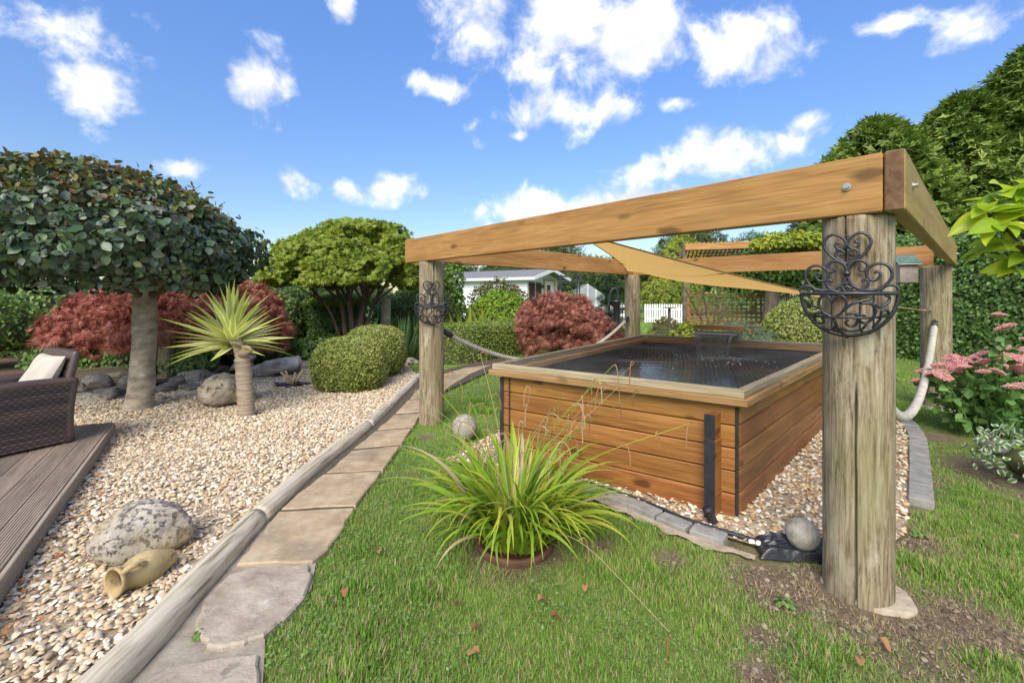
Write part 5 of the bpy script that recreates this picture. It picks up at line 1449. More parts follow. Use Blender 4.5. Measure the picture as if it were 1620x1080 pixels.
# dome shaped green maple
gm = thing('green_maple_tree', 'dome shaped green maple with several bare stems behind the box balls', 'maple tree', (-3.45, 9.7, 0))
gc = np.array((-3.58, 9.7, 1.80)); gr = np.array((1.86, 1.5, 1.16))
P, N = dome(26000, gc, gr, .10, 2.4, .30, -.22, .41, 3.0, 12)
k = ~((N[:, 2] < .22) & (fbm(P, 1.9, 77) > .45 + .9 * (N[:, 2] + .2))); P, N = P[k], N[k]
P[:, 2] += .06 * np.sin(P[:, 2] * 15 + 8 * fbm(P, .9, 3))
P[:, 0] += .32 * (P[:, 2] - 1.7)
N = nrm(N + np.array((0, 0, .45)))
leaves('crown', gm, P, N, .09, T_maple, L_maple, .8, .4, .3, 'stuff', lenout=.5)
P, N = dome(1700, gc + np.array((0, 0, -.1)), gr * .72, .1, 2, .5, -.12, .42, 2.6, 14)
leaves('inner_crown', gm, P, N, .12, T_maple, L_maple, .8, .4, .3, 'stuff')
for (x0, x1, z1, y1, r) in ((-3.50, -3.95, 1.75, .2, .065), (-3.38, -3.55, 1.9, -.2, .075), (-3.30, -3.05, 1.9, .1, .085), (-3.22, -2.6, 1.75, -.1, .05), (-3.56, -4.6, 1.75, 0, .04), (-3.34, -3.25, 1.8, .5, .06)):
    limb([(x0, 9.6, -.05), (x0 + (x1 - x0) * .12, 9.6, .5), (x0 + (x1 - x0) * .4, 9.65 + y1 * .4, 1.15), (x1, 9.7 + y1, z1), (x1 + (x1 - x0) * .8, 9.7 + y1 * 2.5, z1 + .45)], r, r * .4, bark_dark, gm, 'stem', 9)
    for s in (-1, 1): limb([(x0 + (x1 - x0) * .5, 9.65 + y1 * .5, 1.25), (x1 + s * .35, 9.6 - s * .3, 1.7), (x1 + s * .9, 9.5 - s * .6, 1.85)], r * .45, r * .2, bark_dark, gm, 'branch', 6)
# clipped box balls
def boxball(c, r, label, seed, n=17000):
    th = thing('box_ball', label, 'topiary', (c[0], c[1], 0), 'clipped box balls beside the path')
    P, N = dome(n, c, r, .04, 2.5, .07, -.75, 0, 2, seed, boxy=.12); k = P[:, 2] > .02
    leaves('crown', th, P[k], N[k], .036, T_small, L_box, .75, .0, .3, 'stuff', lenout=.8)
    core('shaded_twig_hull', c, np.array(r) * .955, th, twig, seed, -.8, .04, 2.5, boxy=.12)
    return th
boxball(np.array((-2.40, 6.72, .35)), (.52, .50, .41), 'nearer of the two clipped box balls beside the path', 3)
boxball(np.array((-2.36, 7.75, .42)), (.50, .50, .44), 'farther clipped box ball partly hidden behind the nearer one', 4)
# box hedge
def hedge(name, label, pts, w, h, n, size, mat, group=None, z0=0, wob=.05, lf=1.1, shell=.1, coremat=None, seed=0, T=T_small, tilt=.6, ends=True, rnd=.25, cat='hedge', droop=.1, top=None, bias=None):
    pts = smoothpath([(*p, 0) for p in pts], 12); c = pts.mean(0)
    th = thing(name, label, cat, (c[0], c[1], 0), group)
    s = np.concatenate([[0], np.cumsum(np.linalg.norm(np.diff(pts, axis=0), axis=1))]); L = s[-1]
    def build(m, k, g_):
        t = g_.uniform(0, L, m); per = 2 * h + w; q = g_.uniform(0, per, m)
        if bias: q = np.where(g_.random(m) < bias, h + w + g_.uniform(0, h, m), q)
        return t, q
    def surf(t, q, inset_):
        x = np.stack([np.interp(t, s, pts[:, i]) for i in range(2)], 1)
        tx = np.stack([np.interp(np.clip(t + .02, 0, L), s, pts[:, i]) - np.interp(np.clip(t - .02, 0, L), s, pts[:, i]) for i in range(2)], 1); tx = nrm(tx); nx = np.c_[tx[:, 1], -tx[:, 0]]
        hh = h if top is None else h * (1 + top * (t / L - .5))
        hh = hh * np.ones_like(t)
        off = np.where(q < h, 1.0, np.where(q < h + w, 1 - 2 * (q - h) / w, -1.0)); z = np.where(q < h, q / h * hh, np.where(q < h + w, hh, (2 * h + w - q) / h * hh))
        nz = (q >= h) & (q < h + w)
        nn = np.c_[nx * off[:, None] * (~nz)[:, None], nz * 1.0]
        # rounded shoulders
        ox = off * w / 2; kz = z / hh
        sh = np.clip((kz - (1 - rnd)) / rnd, 0, 1); ox = ox * (1 - .22 * sh ** 2); zz = z - np.where(nz, hh * rnd * .35 * np.abs(off) ** 3, 0)
        nn = nrm(nn + np.c_[nx * (off * .5)[:, None] * nz[:, None], (sh * .6 * ~nz)])
        # rounded ends
        e = np.minimum(t, L - t); ef = np.sqrt(np.clip(1 - (1 - np.clip(e / (w / 2), 0, 1)) ** 2, 0, 1)) if ends else 1
        P = np.c_[x + nx * (ox * ef)[:, None], zz]
        P = P + nn * (wob * (fbm(P, lf * 2, seed) - .5) * 2 - inset_)[:, None]
        P[:, 2] += z0
        return P, nn
    g_ = np.random.default_rng(seed + 7)
    t, q = build(n, 0, g_); P, N = surf(t, q, shell * g_.random(n) ** 2)
    k = P[:, 2] > z0 + .015
    leaves('foliage', th, P[k], N[k], size, T, mat, tilt, droop, .3, 'stuff', lenout=.5)
    # inner hull, its dark colour stands in for shade inside the hedge
    nt, nq = max(8, int(L / .25)), 22
    tt, qq = np.meshgrid(np.linspace(0.02, L - .02, nt), np.linspace(0, 2 * h + w - 1e-6, nq)); P, N = surf(tt.ravel(), qq.ravel(), np.full(nt * nq, shell * .8 + .012))
    i = np.arange(nq - 1)[:, None] * nt + np.arange(nt - 1)[None]; F = np.stack([i, i + 1, i + nt + 1, i + nt], 2).reshape(-1, 4)
    F = [tuple(f) for f in F.tolist()] + [tuple(k * nt for k in range(nq)), tuple(k * nt + nt - 1 for k in range(nq))[::-1]]
    mk('shaded_twig_hull', P, F, coremat or twig, th, True)
    return th
hp = [gp(668, 566)[:2] + np.array((0, .2)), gp(712, 577)[:2] + np.array((.05, .42)), gp(772, 568)[:2] + np.array((0, .45)), gp(840, 556)[:2] + np.array((0, .4))]
hedge('box_hedge', 'low clipped box hedge curving beside the stone path', hp, .8, .78, 26000, .042, L_boxh, seed=3, wob=.03, shell=.06, tilt=.8)
# right boundary hedge
hedge('boundary_hedge', 'tall clipped privet hedge along the right side of the garden', [(9.45, 4.2), (9.4, 8), (9.45, 13)], 1.6, 2.72, 40000, .075, L_hedge, seed=6, wob=.06, shell=.10, T=T_ov4, rnd=.12, tilt=.6, bias=.7)
# hedges and shrubs at the back on the left
hedge('back_hedge', 'dark green hedge behind the red maple and the beech', [(-15.5, 9.2), (-11.5, 10.3), (-8, 11.2), (-5.2, 12.0)], 1.3, 1.62, 17000, .10, L_dark, seed=9, wob=.14, shell=.2, T=T_ov4, rnd=.3, top=.25)
bush('light_green_shrub', 'light green shrub at the left edge under the beech crown', 'shrub', np.array((-9.9, 8.4, .75)), (.85, .8, .75), 3500, .07, T_ov4, L_mid, seed=3, tilt=.8)
bush('dark_laurel_shrub', 'rounded dark shrub between the red maple and the green maple', 'shrub', np.array((-6.0, 11.3, .9)), (1.0, .9, .88), 4200, .085, T_ov4, L_dark, seed=4, lump=.25)
bush('low_fern_bed', 'low dark ferny shrub at the foot of the green maple', 'shrub', np.array((-4.9, 9.0, .28)), (.8, .55, .42), 2600, .09, T_spray, L_mid, seed=5, lump=.3, corek=.7)
bush('low_shrub', 'low leafy shrub in front of the green maple stems', 'shrub', np.array((-3.75, 9.0, .22)), (.55, .4, .36), 1800, .075, T_ov4, L_dark, seed=6, lump=.3)
hedge('clipped_yew', 'dark clipped yew block with bright green top behind the green maple stems', [(-5.1, 11.3), (-3.7, 11.3)], .9, 1.22, 6500, .075, L_dark, seed=12, wob=.05, rnd=.4, cat='topiary')
bush('lime_yew_top', 'bright green new growth covering the dark clipped yew', 'shrub', np.array((-4.35, 11.2, 1.17)), (.78, .5, .26), 3200, .06, T_small, L_lime, zlo=-.1, seed=7, corek=.75, stem=False)
bush('tall_shrub', 'tall leafy shrub directly behind the left pergola post', 'shrub', np.array((-2.35, 12.4, 1.2)), (.85, .8, 1.12), 4000, .095, T_ov4, L_mid, seed=8, lump=.25, gap=.3)
bush('climbing_plant', 'upright yellow green climber between left post and white cabin', 'climber', np.array((-1.45, 10.9, 1.05)), (.33, .4, 1.1), 1900, .085, T_ov4, L_mid, seed=9, lump=.4, gap=.32, corek=.55)
bush('dark_shrub', 'dark shrub left of the spiky iris clump', 'shrub', np.array((-2.75, 11.8, .7)), (1.0, .7, .8), 3200, .08, T_ov4, L_dark, seed=10, lump=.25)
# iris clump
def spiky(name, label, cat, c, n, L, mat, spread=.5, w=.022, seed=0, bend=.2):
    th = thing(name, label, cat, (c[0], c[1], 0)); g_ = np.random.default_rng(seed)
    a = g_.uniform(0, 6.283, n); r = .2 * np.sqrt(g_.random(n)) * spread * 2; P = np.c_[c[0] + r * np.cos(a), c[1] + r * np.sin(a), 0 * a]
    le = spread * (r / r.max()) * g_.uniform(.5, 1.3, n); D = nrm(np.c_[np.cos(a) * le, np.sin(a) * le, np.ones(n)]); Nn = nrm(np.c_[np.cos(a), np.sin(a), 0 * a] + .4 * g_.normal(size=(n, 3)) - np.c_[0 * a, 0 * a, le])
    V, F = inst(t_blade(w, bend, 4), P, frames(-Nn * -1, D), L * g_.uniform(.7, 1.1, n)); o = mk('blades', V, F, mat, th); o['kind'] = 'stuff'
    return th
spiky('iris_clump', 'clump of upright dark green iris blades right of the green maple', 'iris', np.array((-2.25, 9.6, 0)), 150, .95, L_iris, .75, .028, 3)
spiky('fern', 'yellow green fern fronds in front of the lime shrub', 'fern', np.array((-.75, 10.6, 0)), 90, 1.05, L_fern, 1.0, .05, 4, .5)
wp = thing('pale_post', 'pale weathered post behind the iris clump', 'post', (-2.95, 10.6, 0))
mb = MB(); mb.tube([(-3.0, 10.6, -.05), (-2.98, 10.6, .7), (-2.96, 10.6, 1.32)], [.12, .115, .10], 14); mb.obj('post', log_mat, wp, True)
bush('lime_shrub', 'bright lime green rounded shrub in front of the white cabin', 'shrub', np.array((-.35, 12.6, .72)), (.9, .8, .80), 4200, .09, T_ov4, L_lime, seed=11, lump=.18)
bush('bronze_shrub', 'bronze green shrub against the white cabin wall above the lime shrub', 'shrub', np.array((-.35, 14.6, .9)), (1.1, .8, 1.0), 2600, .11, T_ov4, L_brownish, seed=12, lump=.3, gap=.36, corek=.6)
# ------------------------------------------------------------------ far trees
def tree(name, label, c, r, n, size, T, mat, h0, seed, group=None, lump=.25, gap=.3, gf=1.2, lenout=.6, droop=.2, shell=.35, zlo=-.8, cat='tree', tilt=.6, corek=.78):
    th = thing(name, label, cat, (c[0], c[1], 0), group)
    mb = MB(); mb.tube([(c[0], c[1], -.1), (c[0] + .05, c[1], c[2] * .6), (c[0], c[1], c[2] + r[2] * .5)], [max(.08, r[0] * .09), r[0] * .07, r[0] * .03], 9); mb.obj('trunk', bark_dark, th)
    P, N = dome(n, c, r, lump, 2.4, shell, zlo, gap, gf, seed)
    k = P[:, 2] > h0; leaves('crown', th, P[k], N[k], size, T, mat, tilt, droop, .35, 'stuff', lenout=lenout)
    if corek: core('inner_crown', c, np.array(r) * corek, th, coreg, seed, zlo, lump, 2.4)
    return th
coreg = pm('shaded_foliage', [(.3, (.012, .022, .008)), (.7, (.035, .055, .018))], 8, rough=1, bump=.6)  # tree hull colour, deep shade of the inner foliage painted in
FG = 'dark trees beyond the garden'
for k, (px, d, top, w, lb) in enumerate([(560, 40, 452, 6, 'low dark tree far behind the green maple'), (700, 34, 404, 4.5, 'dark tree behind the left end of the white cabin'), (800, 38, 408, 5, 'dark tree behind the middle of the cabin roof'), (880, 36, 385, 4.0, 'tall dark tree behind the cabin gable'), (940, 33, 408, 4, 'dark tree right of the cabin gable'), (1000, 36, 400, 3.5, 'dark tree behind the rear pergola post'),
                                     (1095, 30, 352, 4.2, 'tall dark conifer seen above the sail'), (1190, 34, 372, 4, 'dark tree behind the ivy covered arbour'), (1290, 30, 342, 4.5, 'dark tree left of the tall cypress trees'), (450, 44, 447, 8, 'distant low tree on the skyline beside the beech')]):
    zt = EYE + (HZ - top) / FP * d; X = (px - 810) / FP * d
    tree('far_tree', lb, np.array((X, d, zt * .55)), (w * .62, w * .5, zt * .47), 2600, .62, T_spray, L_far, .1, 40 + k, FG, gap=.33, gf=.7)
def cypress(c, h, rad, n, label, seed):
    th = thing('cypress_tree', label, 'conifer', (c[0], c[1], 0), 'tall cypress trees on the right')
    mb = MB(); mb.tube([(c[0], c[1], -.1), (c[0], c[1], h * .9)], [.3, .04], 9); mb.obj('trunk', bark_dark, th)
    g_ = np.random.default_rng(seed); zz = 2.2 + (h - 2.2) * g_.random(n) ** .9; a = g_.uniform(0, 6.283, n)
    prof = rad * np.clip(1 - (zz / h) ** 2.2, 0, 1) ** .7 + .15
    D = np.c_[np.cos(a), np.sin(a), zz / 2.2]
    k = (1 + .38 * (fbm(D, 2.3, seed) - .5) * 2) * (1 + .5 * (fbm(D, 6.5, seed + 5) - .5)) * np.where(g_.random(n) < .16, g_.uniform(1.04, 1.28, n), 1); r = prof * k * (1 - .4 * g_.random(n) ** 2)
    P = np.c_[c[0] + r * np.cos(a), c[1] + r * np.sin(a), zz + .25 * (vnoise(D, 3, seed) - .5)]
    m = fbm(P, 1.3, seed + 3) > .40; m &= zz > .3
    P = P[m]; N = nrm(np.c_[np.cos(a), np.sin(a), 0 * a + .35][m])
    D2 = nrm(np.c_[np.cos(a), np.sin(a), 0 * a + .45][m] + .45 * g_.normal(size=(m.sum(), 3)) + np.array((-.15, 0, 0)))
    M = frames(nrm(N * .3 + np.array((0, 0, 1)) + .6 * g_.normal(size=N.shape)), D2); V, F = inst(T_cyp, P, M, .40 * g_.uniform(.55, 1.25, len(P)))
    o = mk('crown', V, F, L_ley, th); o['kind'] = 'stuff'
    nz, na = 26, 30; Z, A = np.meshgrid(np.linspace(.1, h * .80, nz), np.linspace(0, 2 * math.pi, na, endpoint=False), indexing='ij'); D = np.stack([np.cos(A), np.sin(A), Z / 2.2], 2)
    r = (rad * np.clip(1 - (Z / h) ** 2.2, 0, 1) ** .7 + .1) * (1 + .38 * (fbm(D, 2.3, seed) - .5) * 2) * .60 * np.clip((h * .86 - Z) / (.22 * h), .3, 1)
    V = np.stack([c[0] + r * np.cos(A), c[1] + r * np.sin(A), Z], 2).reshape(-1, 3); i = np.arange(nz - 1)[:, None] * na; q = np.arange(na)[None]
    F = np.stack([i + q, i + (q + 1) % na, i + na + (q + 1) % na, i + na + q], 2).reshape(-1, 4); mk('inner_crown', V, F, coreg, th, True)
    return th
cypress((14.2, 17.5), 8.1, 2.7, 27000, 'left and lowest of the tall cypress trees beyond the hedge', 3)
cypress((17.2, 17.0), 8.9, 2.4, 24000, 'middle of the tall cypress trees beyond the hedge', 4)
cypress((19.2, 16.2), 10.5, 2.9, 30000, 'right and tallest of the cypress trees beyond the hedge', 5)
cypress((22.5, 15.0), 11.5, 3.0, 9000, 'cypress tree at the right edge beyond the hedge', 6)
# golden conifers, spruce, topiary cone
tree('golden_conifer', 'tall golden green conifer between the picket fence and the arbour', np.array((9.5, 25.5, 2.4)), (1.35, 1.1, 2.4), 4200, .26, T_spray, L_gold, .05, 60, lump=.3, gap=.3, gf=2, cat='conifer')
tree('golden_conifer', 'low golden green conifer behind the white picket fence', np.array((8.0, 24.5, 1.1)), (1.0, .9, 1.25), 2600, .2, T_spray, L_gold, .05, 61, lump=.3, gap=.3, gf=2, cat='conifer')
sp_ = thing('spruce', 'small dark layered spruce left of the rear pergola post', 'conifer', (3.35, 15.5, 0)); g = np.random.default_rng(6)
zz = 2.2 * (1 - np.sqrt(g.random(4200))); a = g.uniform(0, 6.28, 4200); r = .85 * (1 - zz / 2.25) * (.75 + .3 * np.sin(zz * 16)) * np.sqrt(g.random(4200)) ** .6
P = np.c_[3.35 + r * np.cos(a), 15.5 + r * np.sin(a), zz + .05 - .12 * r]
V, F = inst(T_spray, P, frames(np.c_[.3 * g.normal(size=(4200, 2)), np.ones(4200)], np.c_[np.cos(a), np.sin(a), -.1 + 0 * a]), .2 * g.uniform(.7, 1.2, 4200)); o = mk('crown', V, F, L_conif, sp_); o['kind'] = 'stuff'
mb = MB(); mb.tube([(3.35, 15.5, -.05), (3.35, 15.5, 2.1)], [.07, .02], 8); mb.obj('trunk', bark_dark, sp_)
bush('cone_topiary', 'broad clipped cone shaped bush right of the arbour post', 'topiary', np.array((6.35, 9.7, .45)), (.92, .85, .88), 15000, .05, T_small, L_box, zlo=-.6, lump=.06, shell=.08, seed=20, corek=.94, tilt=.8, lenout=.6)
bush('yellow_spirea', 'low yellow green shrub left of the water spout', 'shrub', np.array((3.55, 8.7, .42)), (.55, .4, .46), 1800, .07, T_ov4, L_gold, seed=21, lump=.3)
bush('blue_green_shrub', 'spreading blue green shrub behind the water spout', 'shrub', np.array((4.65, 9.4, .42)), (.8, .5, .48), 2000, .085, T_spray, L_bluegreen, seed=22, lump=.35, gap=.3, corek=.55)
bush('blue_green_shrub', 'small blue green sprig right of the water spout', 'shrub', np.array((4.2, 7.35, .42)), (.3, .25, .45), 420, .09, T_spray, L_bluegreen, seed=24, lump=.35, gap=.3, corek=0)
rw = thing('slender_tree', 'slender open leafy small tree in front of the lattice screen', 'small tree', (4.5, 10.2, 0))
for k, (dx, dz) in enumerate(((-.7, 1.75), (-.2, 1.95), (.35, 1.85), (.8, 1.6))):
    limb([(4.5, 10.2, -.05), (4.5 + dx * .2, 10.2, .7), (4.5 + dx, 10.2 + .1 * k, dz)], .035, .01, bark_dark, rw, 'stem', 7)
P, N = dome(1000, np.array((4.6, 10.2, 1.45)), (1.05, .6, .6), .3, 2, .7, -1, .46, 2.2, 31)
leaves('crown', rw, P, N, .12, T_spray, L_mid, .8, .5, .3, 'stuff')
bush('bronze_foliage', 'low bronze heather under the slender tree', 'shrub', np.array((3.5, 10.4, .35)), (.45, .35, .4), 700, .08, T_spray, L_brownish, seed=33, corek=.6)
# ------------------------------------------------------------------ arbour with lattice, picket fence, cabin
bark_arb = pm('arbour_post', [(.3, (.10, .075, .05)), (.6, (.22, .17, .12))], 12, (1, 1, .2), rough=.9, bump=.6)
ar = thing('arbour', 'timber arbour with lattice screen and trellised roof overgrown with ivy', 'arbour', (6.2, 12, 0))
pa = gp(1217, 545)[:2] * (11.6 / gp(1217, 545)[1]); 
mb = MB(); mb.tube([(pa[0] - .08, pa[1], -.05), (pa[0], pa[1], .6), (pa[0] + .07, pa[1], 1.4), (pa[0] + .06, pa[1], 2.5)], [.19, .175, .165, .15], 18); mb.obj('post', bark_arb, ar, True)
lp0 = np.array(((1088 - 810) / FP * 13.4, 13.4)); lp1 = np.array(((1216 - 810) / FP * 12.9, 12.9))
for p in (lp0, lp1): plank('post', (*p, -.05), (*p, 2.5), .1, .1, lattice_wood, ar, .006, up=(0, 1, 0))
zt, zb = 1.4 - (468 - HZ) / FP * 13.2, 1.4 - (508 - HZ) / FP * 13.2
lu = nrm(lp1 - lp0); LLen = np.linalg.norm(lp1 - lp0)
nvs = 17
for k in range(nvs):
    p = lp0 + lu * (.07 + (LLen - .14) * k / (nvs - 1)); plank('lattice_upright', (*p, zb), (*p, zt), .05, .012, lattice_wood, ar, .002, up=(*np.array((lu[1], -lu[0])), 0))
for k in range(7):
    z = zb + (zt - zb) * k / 6; q = np.array((lu[1], -lu[0])) * .014
    plank('lattice_bar', (*(lp0 + q), z), (*(lp1 + q), z), .012, .05, lattice_wood, ar, .002)
for z in (zt + .05, zb - .05): plank('lattice_rail', (*(lp0 + lu * .05), z), (*(lp1 - lu * .05), z), .06, .07, lattice_wood, ar, .004)
plank('bench_board', (*(lp0 + lu * 1.3 + np.array((0, -.5))), .42), (*(lp1 + np.array((0, -.5))), .42), .35, .25, lattice_wood, ar, .01)
b0 = at(1084, 392, 11.2); b1 = at(1330, 386, 10.2)
plank('post', (b0[0] + .02, b0[1] + .09, -.05), (b0[0] + .02, b0[1] + .09, b0[2] + .1), .09, .09, bark_arb, ar, .006, up=(0, 1, 0))
plank('roof_beam', (*b0[:2], b0[2] + .02), (*b1[:2], b0[2] + .02), .07, .16, beam_wood, ar, .005)
plank('roof_beam', (b0[0] + .03, b0[1] + .04, b0[2]), (b0[0] + .8, b0[1] + 2.4, b0[2]), .07, .16, beam_wood, ar, .005)
for k in range(34):
    p = b0 + (b1 - b0) * (k + .5) / 34; p[2] = b0[2] + .115; plank('roof_slat', p, p + np.array((.55, 1.7, -.32)), .035, .03, lattice_wood, ar, .003)
for k in range(6):
    p = b0 + np.array((.32, 1.0, 0)) * (k + 1) * .3; p[2] = b0[2] + .14 - .056 * (k + 1); plank('roof_lath', p, p + (b1 - b0) * np.array((1, 1, 0)), .03, .02, lattice_wood, ar, .003)
bush('hornbeam_canopy', 'dense green leafy climber covering the right of the arbour roof', 'climber', np.array((7.1, 11.6, 2.2)), (1.35, .95, .66), 5200, .12, T_ov4, L_hedge, zlo=-.9, seed=40, lump=.3, stem=True, tilt=.5, droop=.7)
bush('ivy_top', 'yellow green young shoots along the arbour roof', 'climber', np.array((6.5, 10.35, 2.58)), (.95, .42, .26), 2400, .11, T_ov4, L_gold, zlo=-.3, seed=41, lump=.4, corek=.4, stem=False)
# picket fences
def fence(a, b, h, label, n):
    a, b = np.array(a), np.array(b); th = thing('picket_fence', label, 'fence', (*((a + b) / 2), 0)); u = nrm(b - a); q = np.array((u[1], -u[0])) * .03
    sp = np.linalg.norm(b - a) / n
    w = .075; pm_ = np.array([(-w / 2, 0), (w / 2, 0), (w / 2, h - .06), (0, h), (-w / 2, h - .06)])
    V = [(x, -.01, z) for x, z in pm_] + [(x, .01, z) for x, z in pm_]; F = [(0, 1, 2, 3, 4), (9, 8, 7, 6, 5)] + [(i, 5 + i, 5 + (i + 1) % 5, (i + 1) % 5) for i in range(5)]
    me_ = mesh_np('picket', V, F, fence_white)
    for k in range(n + 1):
        p = a + u * sp * k; reg(bpy.data.objects.new('picket', me_), frame((*(p + q), .05), (*u, 0)), th)
    for z in (.25, .7): plank('rail', (*(a - q * .1), z), (*(b - q * .1), z), .03, .07, fence_white, th, .003)
    for p in (a, b): plank('post', (*(p - q), 0), (*(p - q), h), .08, .08, fence_white, th, .005, up=(0, 1, 0))
fa = lambda px, d: ((px - 810) / FP * d, d)
fence(fa(1021, 22), fa(1082, 21.5), .92, 'white picket fence on the lawn right of the rear pergola post', 16)
fence(fa(905, 23.2), fa(987, 22.4), .85, 'white picket fence left of the rear pergola post behind the hand pump', 20)
# bits in the far lawn
ft = thing('bird_table', 'thin brown bird table post on the far lawn', 'bird table', (*fa(1059, 14.8), 0)); x, y = fa(1059, 14.8)
plank('post', (x, y, -.05), (x, y, .95), .07, .07, tm, ft, .005, up=(0, 1, 0)); plank('tray', (x - .16, y, .97), (x + .16, y, .97), .3, .03, tm, ft, .004)
pl = thing('square_planter', 'small white and brown square planter box on the far lawn', 'planter', (*fa(1069, 12.8), 0)); x, y = fa(1069, 12.8)
plank('box', (x - .12, y, .17), (x + .12, y, .17), .24, .32, lattice_wood, pl, .01); plank('cap', (x - .13, y, .345), (x + .13, y, .345), .26, .03, fence_white, pl, .005)
bush('stone_heap', 'low clump of dark perennials in front of the picket fence', 'plants', np.array((5.9, 17.2, .15)), (.5, .3, .42), 500, .1, T_ov4, L_brownish, seed=50, corek=.6)
# cabin
cab = thing('white_cabin', 'white painted timber summerhouse with a shallow grey roof', 'cabin', (.66, 19.6, 0))
ca0 = np.array((.66, 19.75)); gu = nrm((1.65, 2.4)); lu_ = np.array((-gu[1], gu[0])); GW, CL, EV = 2.75, 5.5, 2.16
CMx = Matrix((( *gu, 0), (*lu_, 0), (0, 0, 1))).transposed().to_4x4(); CMx.translation = Vector((*ca0, 0))   # local x along gable, y back along the long wall
clad = pm('white_cladding', [(.3, (.70, .72, .73)), (.7, (.80, .81, .81))], 3, (.3, .3, 8), rough=.6, bump=.25, bscale=2)
def cbox(nm, lo, hi, mat, par=None, rot=None):
    mb = MB(); mb.box(lo, hi, CMx if rot is None else CMx @ rot); return mb.obj(nm, mat, par or cab)
AP = .34
for k in range(15):                                           # long wall boards
    z = .05 + k * .143; cbox('wall_board', (-.0 - (k % 2) * .002, .02, z), (.05, CL, z + .138), clad)
cbox('wall', (.055, .04, 0), (GW - .055, CL, EV - .03), clad)
mb = MB(); pts = [(0, -.005, .02), (GW, -.005, .02), (GW, -.005, EV), (GW / 2, -.005, EV + AP), (0, -.005, EV)]; pb = [(x, .035, z) for x, y, z in pts]
mb.add([CMx @ Vector(p) for p in pts + pb], [(0, 1, 2, 3, 4), (9, 8, 7, 6, 5)] + [(i, 5 + i, 5 + (i + 1) % 5, (i + 1) % 5) for i in range(5)]); mb.obj('gable_wall', clad, cab)
for sg in (0, 1):
    ang = math.atan2(AP, GW / 2); Ls = math.hypot(GW / 2, AP) + .3
    Mr = Matrix.Translation((GW / 2, 0, EV + AP + .05)) @ (Matrix.Rotation(ang, 4, 'Y') if sg else Matrix.Rotation(math.pi - ang, 4, 'Y') @ Matrix.Scale(-1, 4, (0, 0, 1)))
    rf = cbox('roof', (0, -.55, -.03), (Ls, CL + .3, .035), roof_grey, None, Mr)
    cbox('bargeboard', (0.01, -.585, -.10), (Ls + .01, -.553, .045), fence_white, rf, Mr)
    cbox('fascia', (Ls + .002, -.55, -.10), (Ls + .025, CL + .3, .03), fence_white, rf, Mr)
brown_f = pm('brown_frame', [(.3, (.13, .05, .025)), (.7, (.2, .085, .04))], 10, bump=.2); glass_d = pm('dark_glass', [(.3, (.02, .022, .024)), (.7, (.04, .042, .045))], 3, rough=.08, bump=0, spec=.8); ochre = pm('ochre_frame', [(.3, (.52, .32, .10)), (.7, (.6, .4, .15))], 8, bump=.2)
for (x0, x1, fm) in ((.12, .62, brown_f), (.72, 1.2, brown_f)):
    w_ = cbox('window', (x0, -.035, .85), (x1, -.010, 1.95), fm); cbox('pane', (x0 + .06, -.042, .93), (x1 - .06, -.037, 1.87), glass_d, w_)
dr = cbox('door', (1.5, -.035, .05), (2.35, -.010, 2.02), fence_white)
for (lo, hi) in (((1.40, -.06, .05), (1.49, -.008, 2.12)), ((2.36, -.06, .05), (2.45, -.008, 2.12)), ((1.49, -.06, 2.03), (2.36, -.008, 2.12))): cbox('door_frame', lo, hi, ochre, dr)
cbox('door_pane', (1.68, -.042, 1.15), (2.0, -.037, 1.85), glass_d, dr)
cbox('lamp', (1.26, -.07, 1.7), (1.33, -.012, 1.85), black_iron)
wn = cbox('window', (-.02, .5, 1.2), (-.006, .9, 1.75), fence_white); cbox('pane', (-.026, .54, 1.24), (-.022, .86, 1.71), glass_d, wn)
# greenhouse hint, climbing frame, hand pump
gh = thing('greenhouse', 'small white framed greenhouse between the climbing frame and spruce', 'greenhouse', (*fa(930, 25), 0)); x, y = fa(930, 25)
glass_p = pm('pale_glazing', [(.3, (.22, .26, .25)), (.7, (.35, .39, .38))], 2, rough=.2, bump=0)
mb = MB(); mb.add([(x - .9, y, 0), (x + .9, y, 0), (x + .9, y, 1.4), (x, y, 2.0), (x - .9, y, 1.4), (x - .9, y + 2, 0), (x + .9, y + 2, 0), (x + .9, y + 2, 1.4), (x, y + 2, 2.0), (x - .9, y + 2, 1.4)], [(0, 1, 2, 3, 4), (5, 9, 8, 7, 6), (0, 4, 9, 5), (1, 6, 7, 2), (4, 3, 8, 9), (3, 2, 7, 8)]); mb.obj('glazing', glass_p, gh)
for k in range(5): plank('glazing_bar', (x - .9 + .45 * k, y - .02, 0), (x - .9 + .45 * k, y - .02, 1.4 + (.6 if k == 2 else .3 if k in (1, 3) else 0)), .04, .04, fence_white, gh, .003, up=(0, 1, 0))
cf = thing('plant_support', 'square black metal plant climbing frame in front of the cabin', 'plant support', (*fa(901, 14), 0)); x, y = fa(901, 14)
bars = [(-.28, -.2), (.28, -.2), (-.28, .3), (.28, .3)]
for (dx, dy) in bars: plank('upright', (x + dx, y + dy, -.05), (x + dx, y + dy, 2.0), .035, .035, black_iron, cf, .004, up=(0, 1, 0))
for z in (.95, 1.8, 1.97):
    plank('crossbar', (x - .28, y - .2, z), (x + .28, y - .2, z), .03, .03, black_iron, cf, .004); plank('crossbar', (x - .28, y + .3, z), (x + .28, y + .3, z), .03, .03, black_iron, cf, .004)
    for s in (-.28, .28): plank('crossbar', (x + s, y - .19, z + .031), (x + s, y + .29, z + .031), .03, .03, black_iron, cf, .004)
bush('rose_bush', 'leafy rose with a few orange blooms growing through the climbing frame', 'rose', np.array((x + .15, y + .35, .85)), (.55, .35, .8), 1300, .08, T_ov4, L_mid, seed=55, lump=.4, gap=.35, corek=.4)
